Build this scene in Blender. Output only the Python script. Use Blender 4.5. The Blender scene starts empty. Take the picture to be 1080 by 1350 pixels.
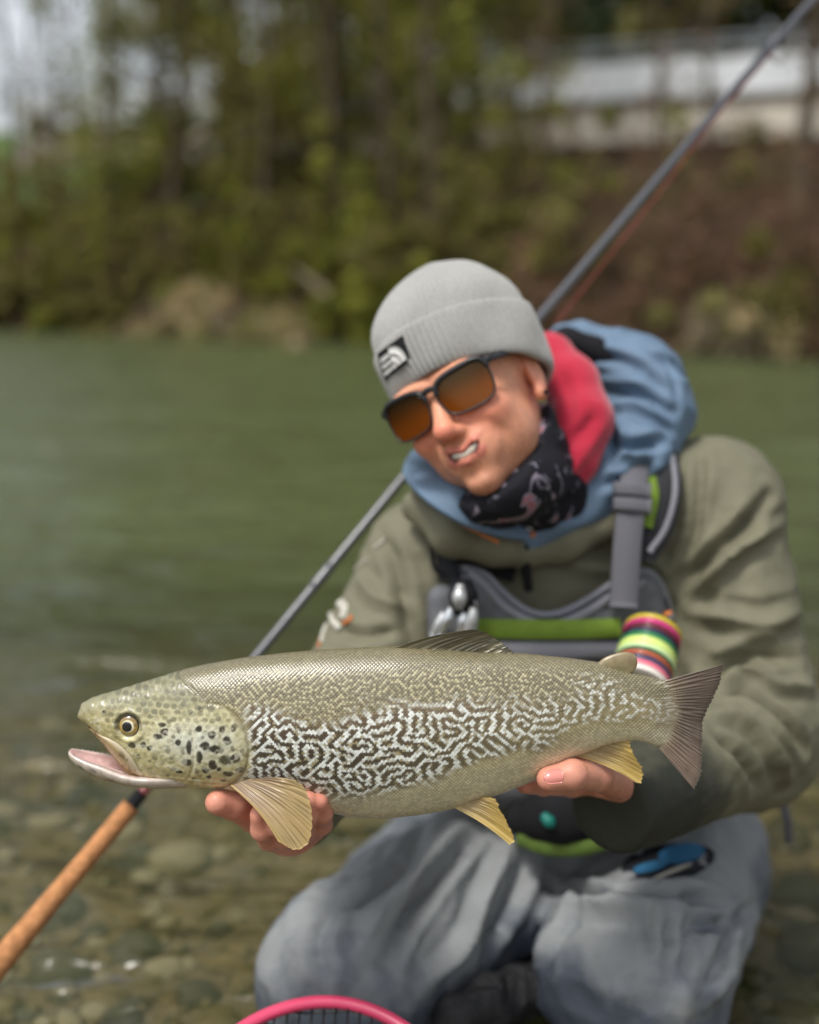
import bpy, math, random
import numpy as np
from mathutils import Vector, Matrix
from mathutils.bvhtree import BVHTree

R = math.radians
scene = bpy.context.scene
COL = scene.collection

# ------------------------------------------------------------------ camera
F_PX, CX, CY = 1617.0, 540.0, 675.0          # photograph is 1080 x 1350
PITCH = R(10.3)
CAM = np.array([0.0, 0.0, 0.92])             # metres above the water
cam_data = bpy.data.cameras.new('camera')
cam_data.sensor_fit = 'VERTICAL'
cam_data.sensor_height = 24.0
cam_data.sensor_width = 24.0
cam_data.lens = F_PX / 1350.0 * 24.0
cam_data.clip_start = 0.02
cam_data.clip_end = 1500.0
cam_data.dof.use_dof = True
cam_data.dof.focus_distance = 1.10
cam_data.dof.aperture_fstop = 1.3
camera = bpy.data.objects.new('camera', cam_data)
COL.objects.link(camera)
camera.location = CAM
camera.rotation_euler = (R(90) - PITCH, 0, 0)
scene.camera = camera

# ------------------------------------------------------------------ sky, sun
SUN_EL, SUN_AZ = R(62), R(222)               # azimuth clockwise from +Y (behind the camera, to its left)
world = bpy.data.worlds.new('World')
scene.world = world
world.use_nodes = True
wn, wl = world.node_tree.nodes, world.node_tree.links
wn.clear()
w_out = wn.new('ShaderNodeOutputWorld')
w_bg = wn.new('ShaderNodeBackground')
w_sky = wn.new('ShaderNodeTexSky')
w_sky.sky_type = 'NISHITA'
w_sky.sun_disc = False
w_sky.sun_elevation = SUN_EL
w_sky.sun_rotation = SUN_AZ
w_sky.air_density = 1.0
w_sky.dust_density = 3.0
w_hs = wn.new('ShaderNodeHueSaturation')     # thin overcast: the blue is mostly veiled
w_hs.inputs['Saturation'].default_value = 0.28
w_hs.inputs['Value'].default_value = 1.25
wl.new(w_sky.outputs[0], w_hs.inputs['Color'])
w_co = wn.new('ShaderNodeTexCoord')
w_no = wn.new('ShaderNodeTexNoise')
w_no.inputs['Scale'].default_value = 3.0
w_no.inputs['Detail'].default_value = 5.0
wl.new(w_co.outputs['Generated'], w_no.inputs['Vector'])
w_rm = wn.new('ShaderNodeMapRange')
w_rm.inputs['From Min'].default_value = 0.3
w_rm.inputs['From Max'].default_value = 0.7
w_rm.inputs['To Min'].default_value = 0.85
w_rm.inputs['To Max'].default_value = 1.15
wl.new(w_no.outputs[0], w_rm.inputs['Value'])
w_mx = wn.new('ShaderNodeMix')
w_mx.data_type = 'RGBA'
w_mx.blend_type = 'MULTIPLY'
w_mx.inputs['Factor'].default_value = 1.0
wl.new(w_hs.outputs[0], w_mx.inputs['A'])
wl.new(w_rm.outputs[0], w_mx.inputs['B'])
wl.new(w_mx.outputs['Result'], w_bg.inputs['Color'])
w_bg.inputs['Strength'].default_value = 0.085
wl.new(w_bg.outputs[0], w_out.inputs['Surface'])

sun_data = bpy.data.lights.new('sun', 'SUN')
sun_data.energy = 1.5
sun_data.angle = R(11)
sun_data.color = (1.0, 0.96, 0.9)
sun = bpy.data.objects.new('sun', sun_data)
COL.objects.link(sun)
_d = Vector((math.sin(SUN_AZ) * math.cos(SUN_EL), math.cos(SUN_AZ) * math.cos(SUN_EL), math.sin(SUN_EL)))
sun.rotation_euler = _d.to_track_quat('Z', 'Y').to_euler()
sun.location = (0, -5, 12)

scene.view_settings.view_transform = 'Standard'
scene.view_settings.look = 'None'
scene.view_settings.gamma = 1.0
scene.view_settings.exposure = 0.78
scene.view_settings.use_curve_mapping = False
scene.render.engine = 'CYCLES'
scene.cycles.use_denoising = True
scene.cycles.max_bounces = 8
scene.cycles.transparent_max_bounces = 12
scene.cycles.caustics_reflective = False
scene.cycles.caustics_refractive = False
scene.cycles.sample_clamp_indirect = 6.0

# ------------------------------------------------------------------ helpers: pixels -> places
_FWD = np.array([0, math.cos(PITCH), -math.sin(PITCH)])
_UP = np.array([0, math.sin(PITCH), math.cos(PITCH)])
def ray(px, py):
    return np.array([(px - CX) / F_PX, 0, 0]) + _FWD - _UP * ((py - CY) / F_PX)
def at(px, py, Y):
    d = ray(px, py)
    return CAM + d * (Y / d[1])
def on_z(px, py, z=0.0):
    d = ray(px, py)
    return CAM + d * ((z - CAM[2]) / d[2])
def at_arr(px, py, Y):
    px, py = np.asarray(px, float), np.asarray(py, float)
    dx = (px - CX) / F_PX
    dy = _FWD[1] - _UP[1] * ((py - CY) / F_PX)
    dz = _FWD[2] - _UP[2] * ((py - CY) / F_PX)
    t = Y / dy
    return np.stack([CAM[0] + dx * t, CAM[1] + dy * t, CAM[2] + dz * t], -1)
def srgb(r, g, b):
    c = np.array([r, g, b], float) / 255.0
    return np.where(c <= 0.04045, c / 12.92, ((c + 0.055) / 1.055) ** 2.4)
def sm(e0, e1, x):
    t = np.clip((x - e0) / (e1 - e0), 0, 1)
    return t * t * (3 - 2 * t)

def catmull(pts, n):
    """smooth curve through pts (k,d), n samples evenly spread by arc length"""
    P = np.asarray(pts, float)
    P = np.vstack([2 * P[0] - P[1], P, 2 * P[-1] - P[-2]])
    out = []
    for i in range(1, len(P) - 2):
        t = np.linspace(0, 1, 24, endpoint=False)[:, None]
        a, b, c, d = P[i - 1], P[i], P[i + 1], P[i + 2]
        out.append(0.5 * ((2 * b) + (-a + c) * t + (2 * a - 5 * b + 4 * c - d) * t ** 2 + (-a + 3 * b - 3 * c + d) * t ** 3))
    out.append(P[-2][None])
    C = np.vstack(out)
    L = np.concatenate([[0], np.cumsum(np.linalg.norm(np.diff(C, axis=0), axis=1))])
    s = np.linspace(0, L[-1], n)
    return np.stack([np.interp(s, L, C[:, k]) for k in range(C.shape[1])], -1)

# value noise on arrays of points
_rng = np.random.RandomState(7)
_LAT = _rng.rand(64, 64, 64).astype(np.float32)
def vnoise(p):
    p = np.asarray(p, np.float32)
    i = np.floor(p).astype(np.int64)
    f = p - i
    f = f * f * (3 - 2 * f)
    i &= 63
    j = (i + 1) & 63
    x0, y0, z0 = i[..., 0], i[..., 1], i[..., 2]
    x1, y1, z1 = j[..., 0], j[..., 1], j[..., 2]
    fx, fy, fz = f[..., 0], f[..., 1], f[..., 2]
    a = _LAT[x0, y0, z0] * (1 - fx) + _LAT[x1, y0, z0] * fx
    b = _LAT[x0, y1, z0] * (1 - fx) + _LAT[x1, y1, z0] * fx
    c = _LAT[x0, y0, z1] * (1 - fx) + _LAT[x1, y0, z1] * fx
    d = _LAT[x0, y1, z1] * (1 - fx) + _LAT[x1, y1, z1] * fx
    return ((a * (1 - fy) + b * fy) * (1 - fz) + (c * (1 - fy) + d * fy) * fz) * 2 - 1
def fbm(p, octv=3):
    p = np.asarray(p, np.float32)
    s, a = 0, 1.0
    for k in range(octv):
        s = s + a * vnoise(p * (2 ** k) + 13.7 * k)
        a *= 0.5
    return s
def ridged(p, octv=2):
    p = np.asarray(p, np.float32)
    s, a = 0, 1.0
    for k in range(octv):
        s = s + a * (1 - np.abs(vnoise(p * (2 ** k) + 5.3 * k)) * 2)
        a *= 0.5
    return s

# ------------------------------------------------------------------ helpers: objects
ORG = {}                                      # world origin of every object that parents something
def tag(o, label=None, cat=None, group=None, kind=None):
    if label: o['label'] = label
    if cat: o['category'] = cat
    if group: o['group'] = group
    if kind: o['kind'] = kind
    return o
def thing(name, label, cat, loc=(0, 0, 0), group=None):
    o = bpy.data.objects.new(name, None)
    o.empty_display_size = 0.05
    COL.objects.link(o)
    o.location = loc
    ORG[o.name] = np.array(loc, float)
    return tag(o, label, cat, group)
def raw_mesh(name, V, Fc, smooth=True, col=None):
    V = np.asarray(V, np.float32)
    me = bpy.data.meshes.new(name)
    if isinstance(Fc, np.ndarray):
        k = Fc.shape[1]
        me.vertices.add(len(V))
        me.vertices.foreach_set('co', V.ravel())
        me.loops.add(Fc.size)
        me.loops.foreach_set('vertex_index', Fc.astype(np.int32).ravel())
        me.polygons.add(len(Fc))
        me.polygons.foreach_set('loop_start', np.arange(0, Fc.size, k, dtype=np.int32))
        me.update(calc_edges=True)
    else:
        me.from_pydata([tuple(map(float, v)) for v in V], [], Fc)
        me.update()
    me.polygons.foreach_set('use_smooth', np.full(len(me.polygons), bool(smooth)))
    if col is not None:
        C = np.ones((len(V), 4), np.float32)
        C[:, :3] = col
        a = me.attributes.new('Col', 'FLOAT_COLOR', 'POINT')
        a.data.foreach_set('color', C.ravel())
    return me
def mk(name, V, Fc, mat, parent=None, smooth=True, col=None, mod=None):
    """mesh object given in world coordinates; becomes a child of parent"""
    org = ORG[parent.name] if parent is not None else np.zeros(3)
    me = raw_mesh(name, np.asarray(V, float) - org, Fc, smooth, col)
    o = bpy.data.objects.new(name, me)
    COL.objects.link(o)
    if mat is not None: me.materials.append(mat)
    if parent is not None:
        o.parent = parent
    ORG[o.name] = org
    return o
def mk_top(name, V, Fc, mat, label=None, cat=None, group=None, kind=None, smooth=True, col=None):
    """single-mesh top-level object with its origin at its base"""
    V = np.asarray(V, float)
    lo, hi = V.min(0), V.max(0)
    org = np.array([(lo[0] + hi[0]) / 2, (lo[1] + hi[1]) / 2, lo[2]])
    me = raw_mesh(name, V - org, Fc, smooth, col)
    o = bpy.data.objects.new(name, me)
    COL.objects.link(o)
    o.location = org
    if mat is not None: me.materials.append(mat)
    ORG[o.name] = org
    return tag(o, label, cat, group, kind)
def grid_faces(n, m, close_m=False, close_n=False):
    i = np.arange(n if close_n else n - 1)[:, None]
    j = np.arange(m if close_m else m - 1)[None, :]
    i2, j2 = (i + 1) % n, (j + 1) % m
    q = np.stack(np.broadcast_arrays(i * m + j, i2 * m + j, i2 * m + j2, i * m + j2), -1)
    return q.reshape(-1, 4)
def join(parts):
    """[(V,F)...] -> one (V,F) with F as quads / list"""
    Vs, Fs, n = [], [], 0
    for V, Fc in parts:
        V = np.asarray(V, float)
        Vs.append(V)
        if isinstance(Fc, np.ndarray):
            Fs.extend((Fc + n).tolist())
        else:
            Fs.extend([[i + n for i in f] for f in Fc])
        n += len(V)
    return np.vstack(Vs), Fs
def frame_along(C):
    T = np.gradient(C, axis=0)
    T /= np.linalg.norm(T, axis=1)[:, None] + 1e-12
    N = np.zeros_like(T)
    a = np.array([0, 0, 1.0]) if abs(T[0][2]) < 0.9 else np.array([1.0, 0, 0])
    n = a - T[0] * a.dot(T[0])
    n /= np.linalg.norm(n)
    for i in range(len(C)):
        n = n - T[i] * n.dot(T[i])
        n /= np.linalg.norm(n) + 1e-12
        N[i] = n
    return T, N, np.cross(T, N)
def tube(pts, rad, seg=12, n=None, closed=False, cap=True):
    """round tube along pts; rad scalar or per point"""
    P = np.asarray(pts, float)
    rad = np.asarray(rad, float) * np.ones(len(P)) if np.ndim(rad) == 0 else np.asarray(rad, float)
    if n:
        L = np.concatenate([[0], np.cumsum(np.linalg.norm(np.diff(P, axis=0), axis=1))])
        C = catmull(P, n)
        rad = np.interp(np.linspace(0, L[-1], n), L, rad)
        P = C
    T, N, B = frame_along(P)
    a = np.linspace(0, 2 * np.pi, seg, endpoint=False)
    V = P[:, None] + rad[:, None, None] * (np.cos(a)[None, :, None] * N[:, None] + np.sin(a)[None, :, None] * B[:, None])
    V = V.reshape(-1, 3)
    Fc = grid_faces(len(P), seg, close_m=True, close_n=closed).tolist()
    if cap and not closed:
        Fc.append(list(range(seg))[::-1])
        Fc.append([(len(P) - 1) * seg + k for k in range(seg)])
    return V, Fc
def ribbon(C, W, thick, up):
    """flat strap: centre line C (n,3), width W, thickness; up = outward direction per point or one vector"""
    C = np.asarray(C, float)
    T = np.gradient(C, axis=0)
    T /= np.linalg.norm(T, axis=1)[:, None]
    U = np.asarray(up, float) * np.ones_like(C)
    S = np.cross(T, U)
    S /= np.linalg.norm(S, axis=1)[:, None]
    U = np.cross(S, T)
    W = np.asarray(W, float) * np.ones(len(C))
    e = thick * 0.35
    prof = [(-.5, -.5), (.5, -.5), (.5, .15), (.46, .5), (-.46, .5), (-.5, .15)]
    V = np.stack([C + S * (W * a)[:, None] + U * (thick * b) for a, b in prof], 1).reshape(-1, 3)
    Fc = grid_faces(len(C), 6, close_m=True).tolist()
    Fc.append(list(range(6))[::-1]); Fc.append([(len(C) - 1) * 6 + k for k in range(6)])
    return V, Fc
def box(c, s, rot=None):
    c, s = np.asarray(c, float), np.asarray(s, float) / 2
    V = np.array([[x, y, z] for x in (-1, 1) for y in (-1, 1) for z in (-1, 1)], float) * s
    if rot is not None: V = V @ np.asarray(rot).T
    return V + c, [[0, 1, 3, 2], [4, 6, 7, 5], [0, 4, 5, 1], [2, 3, 7, 6], [0, 2, 6, 4], [1, 5, 7, 3]]
def bev(o, w, seg=2):
    m = o.modifiers.new('bevel', 'BEVEL'); m.width = w; m.segments = seg; m.limit_method = 'ANGLE'
    return o

# ------------------------------------------------------------------ helpers: materials
def mat(name, base=(0.5, 0.5, 0.5), rough=0.7, spec=0.4, attr=False, var=0.0, vscale=20.0, bump=0.0, bscale=200.0,
        metal=0.0, coat=0.0, coat_rough=0.1, sss=0.0, trans=0.0, sheen=0.0, stretch=None, bdist=0.002):
    m = bpy.data.materials.new(name)
    m.use_nodes = True
    nt = m.node_tree; N, L = nt.nodes, nt.links
    b = N['Principled BSDF']
    b.inputs['Roughness'].default_value = rough
    b.inputs['Specular IOR Level'].default_value = spec
    b.inputs['Metallic'].default_value = metal
    b.inputs['Coat Weight'].default_value = coat
    b.inputs['Coat Roughness'].default_value = coat_rough
    b.inputs['Transmission Weight'].default_value = trans
    b.inputs['Sheen Weight'].default_value = sheen
    if sss:
        b.inputs['Subsurface Weight'].default_value = sss
        b.inputs['Subsurface Radius'].default_value = (0.008, 0.003, 0.0015)
        b.inputs['Subsurface Scale'].default_value = 1.0
    co = N.new('ShaderNodeTexCoord')
    vec = co.outputs['Object']
    if stretch:
        mp = N.new('ShaderNodeMapping'); mp.inputs['Scale'].default_value = stretch
        L.new(vec, mp.inputs['Vector']); vec = mp.outputs[0]
    src = None
    if attr:
        a = N.new('ShaderNodeAttribute'); a.attribute_name = 'Col'
        src = a.outputs['Color']
    if var:
        no = N.new('ShaderNodeTexNoise')
        no.inputs['Scale'].default_value = vscale; no.inputs['Detail'].default_value = 6.0; no.inputs['Roughness'].default_value = 0.65
        L.new(vec, no.inputs['Vector'])
        mr = N.new('ShaderNodeMapRange')
        mr.inputs['From Min'].default_value = 0.25; mr.inputs['From Max'].default_value = 0.75
        mr.inputs['To Min'].default_value = 1 - var; mr.inputs['To Max'].default_value = 1 + var
        L.new(no.outputs[0], mr.inputs['Value'])
        mx = N.new('ShaderNodeMix'); mx.data_type = 'RGBA'; mx.blend_type = 'MULTIPLY'; mx.inputs['Factor'].default_value = 1.0
        if src is not None: L.new(src, mx.inputs['A'])
        else: mx.inputs['A'].default_value = (*base, 1)
        L.new(mr.outputs[0], mx.inputs['B'])
        src = mx.outputs['Result']
    if src is not None: L.new(src, b.inputs['Base Color'])
    else: b.inputs['Base Color'].default_value = (*base, 1)
    if bump:
        nb = N.new('ShaderNodeTexNoise')
        nb.inputs['Scale'].default_value = bscale; nb.inputs['Detail'].default_value = 4.0
        L.new(vec, nb.inputs['Vector'])
        bp = N.new('ShaderNodeBump'); bp.inputs['Strength'].default_value = bump; bp.inputs['Distance'].default_value = bdist
        L.new(nb.outputs[0], bp.inputs['Height'])
        L.new(bp.outputs[0], b.inputs['Normal'])
    return m

# ------------------------------------------------------------------ helpers: smooth solids (distance fields)
def smin(a, b, k):
    h = np.clip(0.5 + 0.5 * (b - a) / k, 0, 1)
    return b * (1 - h) + a * h - k * h * (1 - h)
def smax(a, b, k):
    return -smin(-a, -b, k)
def s_cone(p, a, b, ra, rb):
    a, b = np.asarray(a, np.float32), np.asarray(b, np.float32)
    ab = b - a
    t = np.clip(((p - a) @ ab) / (ab @ ab + 1e-12), 0, 1)
    return np.linalg.norm(p - a - t[..., None] * ab, axis=-1) - (ra + (rb - ra) * t)
def s_ell(p, c, r, M=None):
    q = p - np.asarray(c, np.float32)
    if M is not None: q = q @ np.asarray(M, np.float32)        # columns of M are the local axes
    r = np.asarray(r, np.float32)
    k0 = np.linalg.norm(q / r, axis=-1)
    k1 = np.linalg.norm(q / (r * r), axis=-1)
    return k0 * (k0 - 1) / (k1 + 1e-9)
def s_chain(p, pts, k=0.01):
    """pts: [(xyz, r)...] smooth union of tapered capsules"""
    d = None
    for (a, ra), (b, rb) in zip(pts[:-1], pts[1:]):
        e = s_cone(p, a, b, ra, rb)
        d = e if d is None else smin(d, e, k)
    return d
def sdf_mesh(fn, lo, hi, h, block=20):
    lo, hi = np.asarray(lo, float), np.asarray(hi, float)
    n = np.ceil((hi - lo) / h).astype(int) + 1
    nb = np.ceil(n / block).astype(int)
    n = nb * block + 1
    vol = np.empty(n, np.float32)
    cen = np.stack(np.meshgrid(*[lo[k] + (np.arange(nb[k]) + 0.5) * block * h for k in range(3)], indexing='ij'), -1).astype(np.float32)
    dc = fn(cen.reshape(-1, 3)).reshape(nb)
    lim = block * h * 0.87 * 1.6 + 0.01
    for bi in np.ndindex(*nb):
        s = tuple(slice(bi[k] * block, bi[k] * block + block + 1) for k in range(3))
        if abs(dc[bi]) > lim:
            vol[s] = dc[bi]
    for bi in np.ndindex(*nb):
        if abs(dc[bi]) <= lim:
            s = tuple(slice(bi[k] * block, bi[k] * block + block + 1) for k in range(3))
            ax = [lo[k] + np.arange(s[k].start, s[k].stop) * h for k in range(3)]
            g = np.stack(np.meshgrid(*ax, indexing='ij'), -1).astype(np.float32)
            vol[s] = fn(g.reshape(-1, 3)).reshape(g.shape[:3])
    ins = vol < 0
    cnt = np.zeros(np.array(n) - 1, np.int8)
    for o in np.ndindex(2, 2, 2):
        cnt += ins[o[0]:n[0] - 1 + o[0], o[1]:n[1] - 1 + o[1], o[2]:n[2] - 1 + o[2]]
    act = (cnt > 0) & (cnt < 8)
    cid = np.full(act.shape, -1, np.int64)
    idx = np.argwhere(act)
    cid[act] = np.arange(len(idx))
    corners = np.array(list(np.ndindex(2, 2, 2)))
    val = np.stack([vol[tuple((idx + c).T)] for c in corners], 1)
    acc = np.zeros((len(idx), 3)); num = np.zeros(len(idx))
    for i in range(8):
        for j in range(i + 1, 8):
            if np.abs(corners[i] - corners[j]).sum() == 1:
                a, b = val[:, i], val[:, j]
                m = (a < 0) != (b < 0)
                t = np.where(m, a / (a - b + 1e-20), 0)
                acc += np.where(m[:, None], corners[i] + t[:, None] * (corners[j] - corners[i]), 0)
                num += m
    V = lo + (idx + acc / num[:, None]) * h
    quads = []
    for ax in range(3):
        s0 = [slice(1, -1)] * 3; s1 = [slice(1, -1)] * 3
        s0[ax] = slice(0, n[ax] - 1); s1[ax] = slice(1, n[ax])
        A, B = ins[tuple(s0)], ins[tuple(s1)]
        e = np.argwhere(A != B)
        if not len(e): continue
        flip = A[tuple(e.T)]
        e = e + 1; e[:, ax] -= 1
        u, v = (ax + 1) % 3, (ax + 2) % 3
        du, dv = np.zeros(3, int), np.zeros(3, int)
        du[u] = 1; dv[v] = 1
        q = np.stack([cid[tuple((e - du - dv).T)], cid[tuple((e - dv).T)], cid[tuple(e.T)], cid[tuple((e - du).T)]], 1)
        q = np.where(flip[:, None], q, q[:, ::-1])
        quads.append(q)
    return V, np.vstack(quads)
def mesh_normals(V, Q):
    N = np.zeros_like(V)
    fn = np.cross(V[Q[:, 2]] - V[Q[:, 0]], V[Q[:, 3]] - V[Q[:, 1]])
    for k in range(4): np.add.at(N, Q[:, k], fn)
    return N / (np.linalg.norm(N, axis=1)[:, None] + 1e-12)
def bvh_of(V, Fc):
    Fc = Fc.tolist() if isinstance(Fc, np.ndarray) else Fc
    return BVHTree.FromPolygons([tuple(map(float, v)) for v in V], Fc)
def hit(bvh, px, py, fallback=None):
    """where the line of sight through a photo pixel meets a surface"""
    r = bvh.ray_cast(Vector(CAM), Vector(ray(px, py)).normalized())
    return np.array(r[0]) if r[0] is not None else fallback
def creases(V, Q, lines, bvh=None):
    """fold lines given as photo polylines laid on the surface, then pressed in (amp<0) or raised (amp>0)"""
    bvh = bvh or bvh_of(V, Q)
    Nn = mesh_normals(V, Q)
    out = V.copy()
    for poly, amp, wid in lines:
        C = catmull(np.array(poly, float), max(8, 6 * len(poly)))
        P = [hit(bvh, *c) for c in C]
        P = np.array([p for p in P if p is not None])
        if len(P) < 3: continue
        lo, hi = P.min(0) - 3 * wid, P.max(0) + 3 * wid
        m = np.all((V > lo) & (V < hi), axis=1)
        sel = np.where(m)[0]
        if not len(sel): continue
        X = V[sel]
        best = np.full(len(sel), 1e9); tt = np.zeros(len(sel))
        for i in range(len(P) - 1):
            ab = P[i + 1] - P[i]
            t = np.clip(((X - P[i]) @ ab) / (ab @ ab + 1e-12), 0, 1)
            d = np.linalg.norm(X - P[i] - t[:, None] * ab, axis=1)
            k = d < best
            best = np.where(k, d, best); tt = np.where(k, (i + t) / (len(P) - 1), tt)
        prof = np.exp(-(best / (0.8 * wid)) ** 1.35) - 0.40 * np.exp(-((best - 1.7 * wid) / (0.8 * wid)) ** 2)
        taper = np.clip(np.minimum(tt, 1 - tt) * 5, 0.0, 1)
        out[sel] += Nn[sel] * (amp * prof * (0.25 + 0.75 * taper))[:, None]
    return out
# =================================================================== the setting: river, banks, bridge, trees
rng = np.random.RandomState(21)
BA, BB = on_z(0, 436), on_z(1080, 474)        # the waterline of the far bank
BDIR = (BB - BA)[:2] / np.linalg.norm((BB - BA)[:2])
BNRM = np.array([-BDIR[1], BDIR[0]])
if BNRM[1] < 0: BNRM = -BNRM
def bank_sd(x, y):
    q = np.stack([x - BA[0], y - BA[1]], -1)
    return q @ BDIR, q @ BNRM
def bank_h(s, d):
    nzb = fbm(np.stack([s / 2.2, d / 2.2, 0 * s], -1), 3)
    z = np.where(d < 0, d * 0.5, sm(0, 0.7, d) * 0.38 + np.maximum(d - 0.3, 0) * 0.30)
    z = np.minimum(z, 3.4 + 0.02 * d)
    return z + 0.20 * nzb * sm(-1.0, 1.5, d)
def bank_pt(px, d):
    """ground point of the far bank that a photo column passes at depth d behind the waterline"""
    for Y in np.arange(14, 120, 0.1):
        x = (px - CX) / F_PX * Y / math.cos(PITCH)
        s, dd = bank_sd(x, Y)
        if dd >= d:
            return np.array([x, Y, float(bank_h(np.array(s), np.array(dd)))])

# ---- bed of the river
def bed_z(x, y):
    z = np.interp(y, [-3, 0.6, 1.25, 2.0, 3.2, 5.5, 9, 30], [0.02, -0.03, -0.045, -0.075, -0.17, -0.55, -1.1, -1.3])
    return z + 0.018 * fbm(np.stack([x * 2.3, y * 2.3, 0 * x], -1), 3) * sm(30, 8, y)
bx = np.concatenate([np.linspace(-60, -2.2, 30), np.linspace(-2.1, 2.4, 110), np.linspace(2.6, 60, 30)])
by = np.concatenate([np.linspace(-8, 0.5, 10), np.linspace(0.55, 6, 140), np.linspace(6.4, 40, 40)])
X, Y = np.meshgrid(bx, by, indexing='ij')
V = np.stack([X, Y, bed_z(X, Y)], -1).reshape(-1, 3)
M_BED = mat('river silt', srgb(134, 120, 100), 0.8, 0.3, var=0.45, vscale=14, bump=0.6, bscale=60, bdist=0.01)
tag(mk('riverbed', V, grid_faces(len(bx), len(by)), M_BED), kind='structure')

# ---- water
wx = np.concatenate([np.linspace(-60, -1.9, 50), np.linspace(-1.85, 2.1, 200), np.linspace(2.2, 60, 50)])
wy = np.concatenate([np.linspace(-8, 1.05, 12), np.linspace(1.07, 5.5, 260), np.linspace(5.56, 33, 160)])
X, Y = np.meshgrid(wx, wy, indexing='ij')
fade = sm(16, 3, Y)
hgt = 0.0085 * fbm(np.stack([X * 3.0 + 0.6 * Y, Y * 7.5 - 0.8 * X, 0 * X + 2], -1), 3) * (0.25 + 0.75 * fade)
hgt += (0.010 + 0.022 * sm(3.0, 8.0, Y)) * fbm(np.stack([X * 0.8, Y * 2.0, 0 * X + 7], -1), 2)
V = np.stack([X, Y, hgt], -1).reshape(-1, 3)
m = bpy.data.materials.new('river water'); m.use_nodes = True
N, L = m.node_tree.nodes, m.node_tree.links
N.clear()
out = N.new('ShaderNodeOutputMaterial')
geo = N.new('ShaderNodeNewGeometry')
sep = N.new('ShaderNodeSeparateXYZ'); L.new(geo.outputs['Position'], sep.inputs[0])
mpw = N.new('ShaderNodeMapping'); mpw.inputs['Scale'].default_value = (1.0, 2.6, 1.0); mpw.inputs['Rotation'].default_value = (0, 0, R(8))
L.new(geo.outputs['Position'], mpw.inputs['Vector'])
n1 = N.new('ShaderNodeTexNoise'); n1.inputs['Scale'].default_value = 1.5; n1.inputs['Detail'].default_value = 3.0; n1.inputs['Distortion'].default_value = 0.6
n2 = N.new('ShaderNodeTexNoise'); n2.inputs['Scale'].default_value = 7.0; n2.inputs['Detail'].default_value = 3.0
L.new(mpw.outputs[0], n1.inputs['Vector']); L.new(mpw.outputs[0], n2.inputs['Vector'])
b1 = N.new('ShaderNodeBump'); b1.inputs['Strength'].default_value = 1.0; b1.inputs['Distance'].default_value = 0.14
b2 = N.new('ShaderNodeBump'); b2.inputs['Strength'].default_value = 0.8; b2.inputs['Distance'].default_value = 0.018
L.new(n1.outputs[0], b1.inputs['Height']); L.new(n2.outputs[0], b2.inputs['Height']); L.new(b1.outputs[0], b2.inputs['Normal'])
fr = N.new('ShaderNodeFresnel'); fr.inputs['IOR'].default_value = 1.333; L.new(b2.outputs[0], fr.inputs['Normal'])
gl = N.new('ShaderNodeBsdfGlossy'); gl.inputs['Roughness'].default_value = 0.17; L.new(b2.outputs[0], gl.inputs['Normal'])
tr = N.new('ShaderNodeBsdfTransparent'); tr.inputs['Color'].default_value = (*srgb(242, 238, 224), 1)
df = N.new('ShaderNodeBsdfDiffuse'); df.inputs['Color'].default_value = (*srgb(80, 88, 54), 1)
mr = N.new('ShaderNodeMapRange'); mr.interpolation_type = 'SMOOTHSTEP'     # the water clouds with depth
mr.inputs['From Min'].default_value = 1.9; mr.inputs['From Max'].default_value = 5.2
mr.inputs['To Min'].default_value = 0.30; mr.inputs['To Max'].default_value = 0.97
L.new(sep.outputs['Y'], mr.inputs['Value'])
m1 = N.new('ShaderNodeMixShader'); L.new(mr.outputs[0], m1.inputs[0]); L.new(tr.outputs[0], m1.inputs[1]); L.new(df.outputs[0], m1.inputs[2])
m2 = N.new('ShaderNodeMixShader'); L.new(fr.outputs[0], m2.inputs[0]); L.new(m1.outputs[0], m2.inputs[1]); L.new(gl.outputs[0], m2.inputs[2])
L.new(m2.outputs[0], out.inputs['Surface'])
tag(mk('water', V, grid_faces(len(wx), len(wy)), m), kind='structure')

# ---- stones on the bed
def pebble(r, seed, n=10, mseg=14):
    rs = np.random.RandomState(seed)
    ph, th_ = np.linspace(0, np.pi, n), np.linspace(0, 2 * np.pi, mseg, endpoint=False)
    P = np.stack(np.broadcast_arrays(np.sin(ph)[:, None] * np.cos(th_), np.sin(ph)[:, None] * np.sin(th_), np.cos(ph)[:, None] + 0 * th_), -1).reshape(-1, 3)
    k = 1 + 0.22 * fbm(P * 1.3 + seed * 3.1, 2)
    return P * k[:, None] * np.array([1.0, 0.72 + 0.2 * rs.rand(), 0.45 + 0.2 * rs.rand()]) * r
PF = grid_faces(10, 14, close_m=True)[:, ::-1]
STONE = [('pale grey stone under the shallow water beside the kneeling angler', 'pale stones in the shallows', mat('pale stone', srgb(186, 178, 158), 0.55, 0.4, var=0.3, vscale=30, bump=0.4, bscale=90, bdist=0.004)),
         ('ochre brown stone under the shallow water beside the kneeling angler', 'ochre stones in the shallows', mat('ochre stone', srgb(146, 130, 98), 0.55, 0.4, var=0.35, vscale=26, bump=0.4, bscale=90, bdist=0.004)),
         ('dark slate stone under the shallow water beside the kneeling angler', 'dark stones in the shallows', mat('slate stone', srgb(98, 97, 88), 0.5, 0.4, var=0.35, vscale=26, bump=0.4, bscale=90, bdist=0.004))]
protos = {}
for k in range(3):
    for q in range(5):
        me = raw_mesh('stone', pebble(1.0, 10 * k + q), PF)
        me.materials.append(STONE[k][2]); protos[k, q] = me
rs = np.random.RandomState(4)
cnt = 0
placed = []
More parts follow.
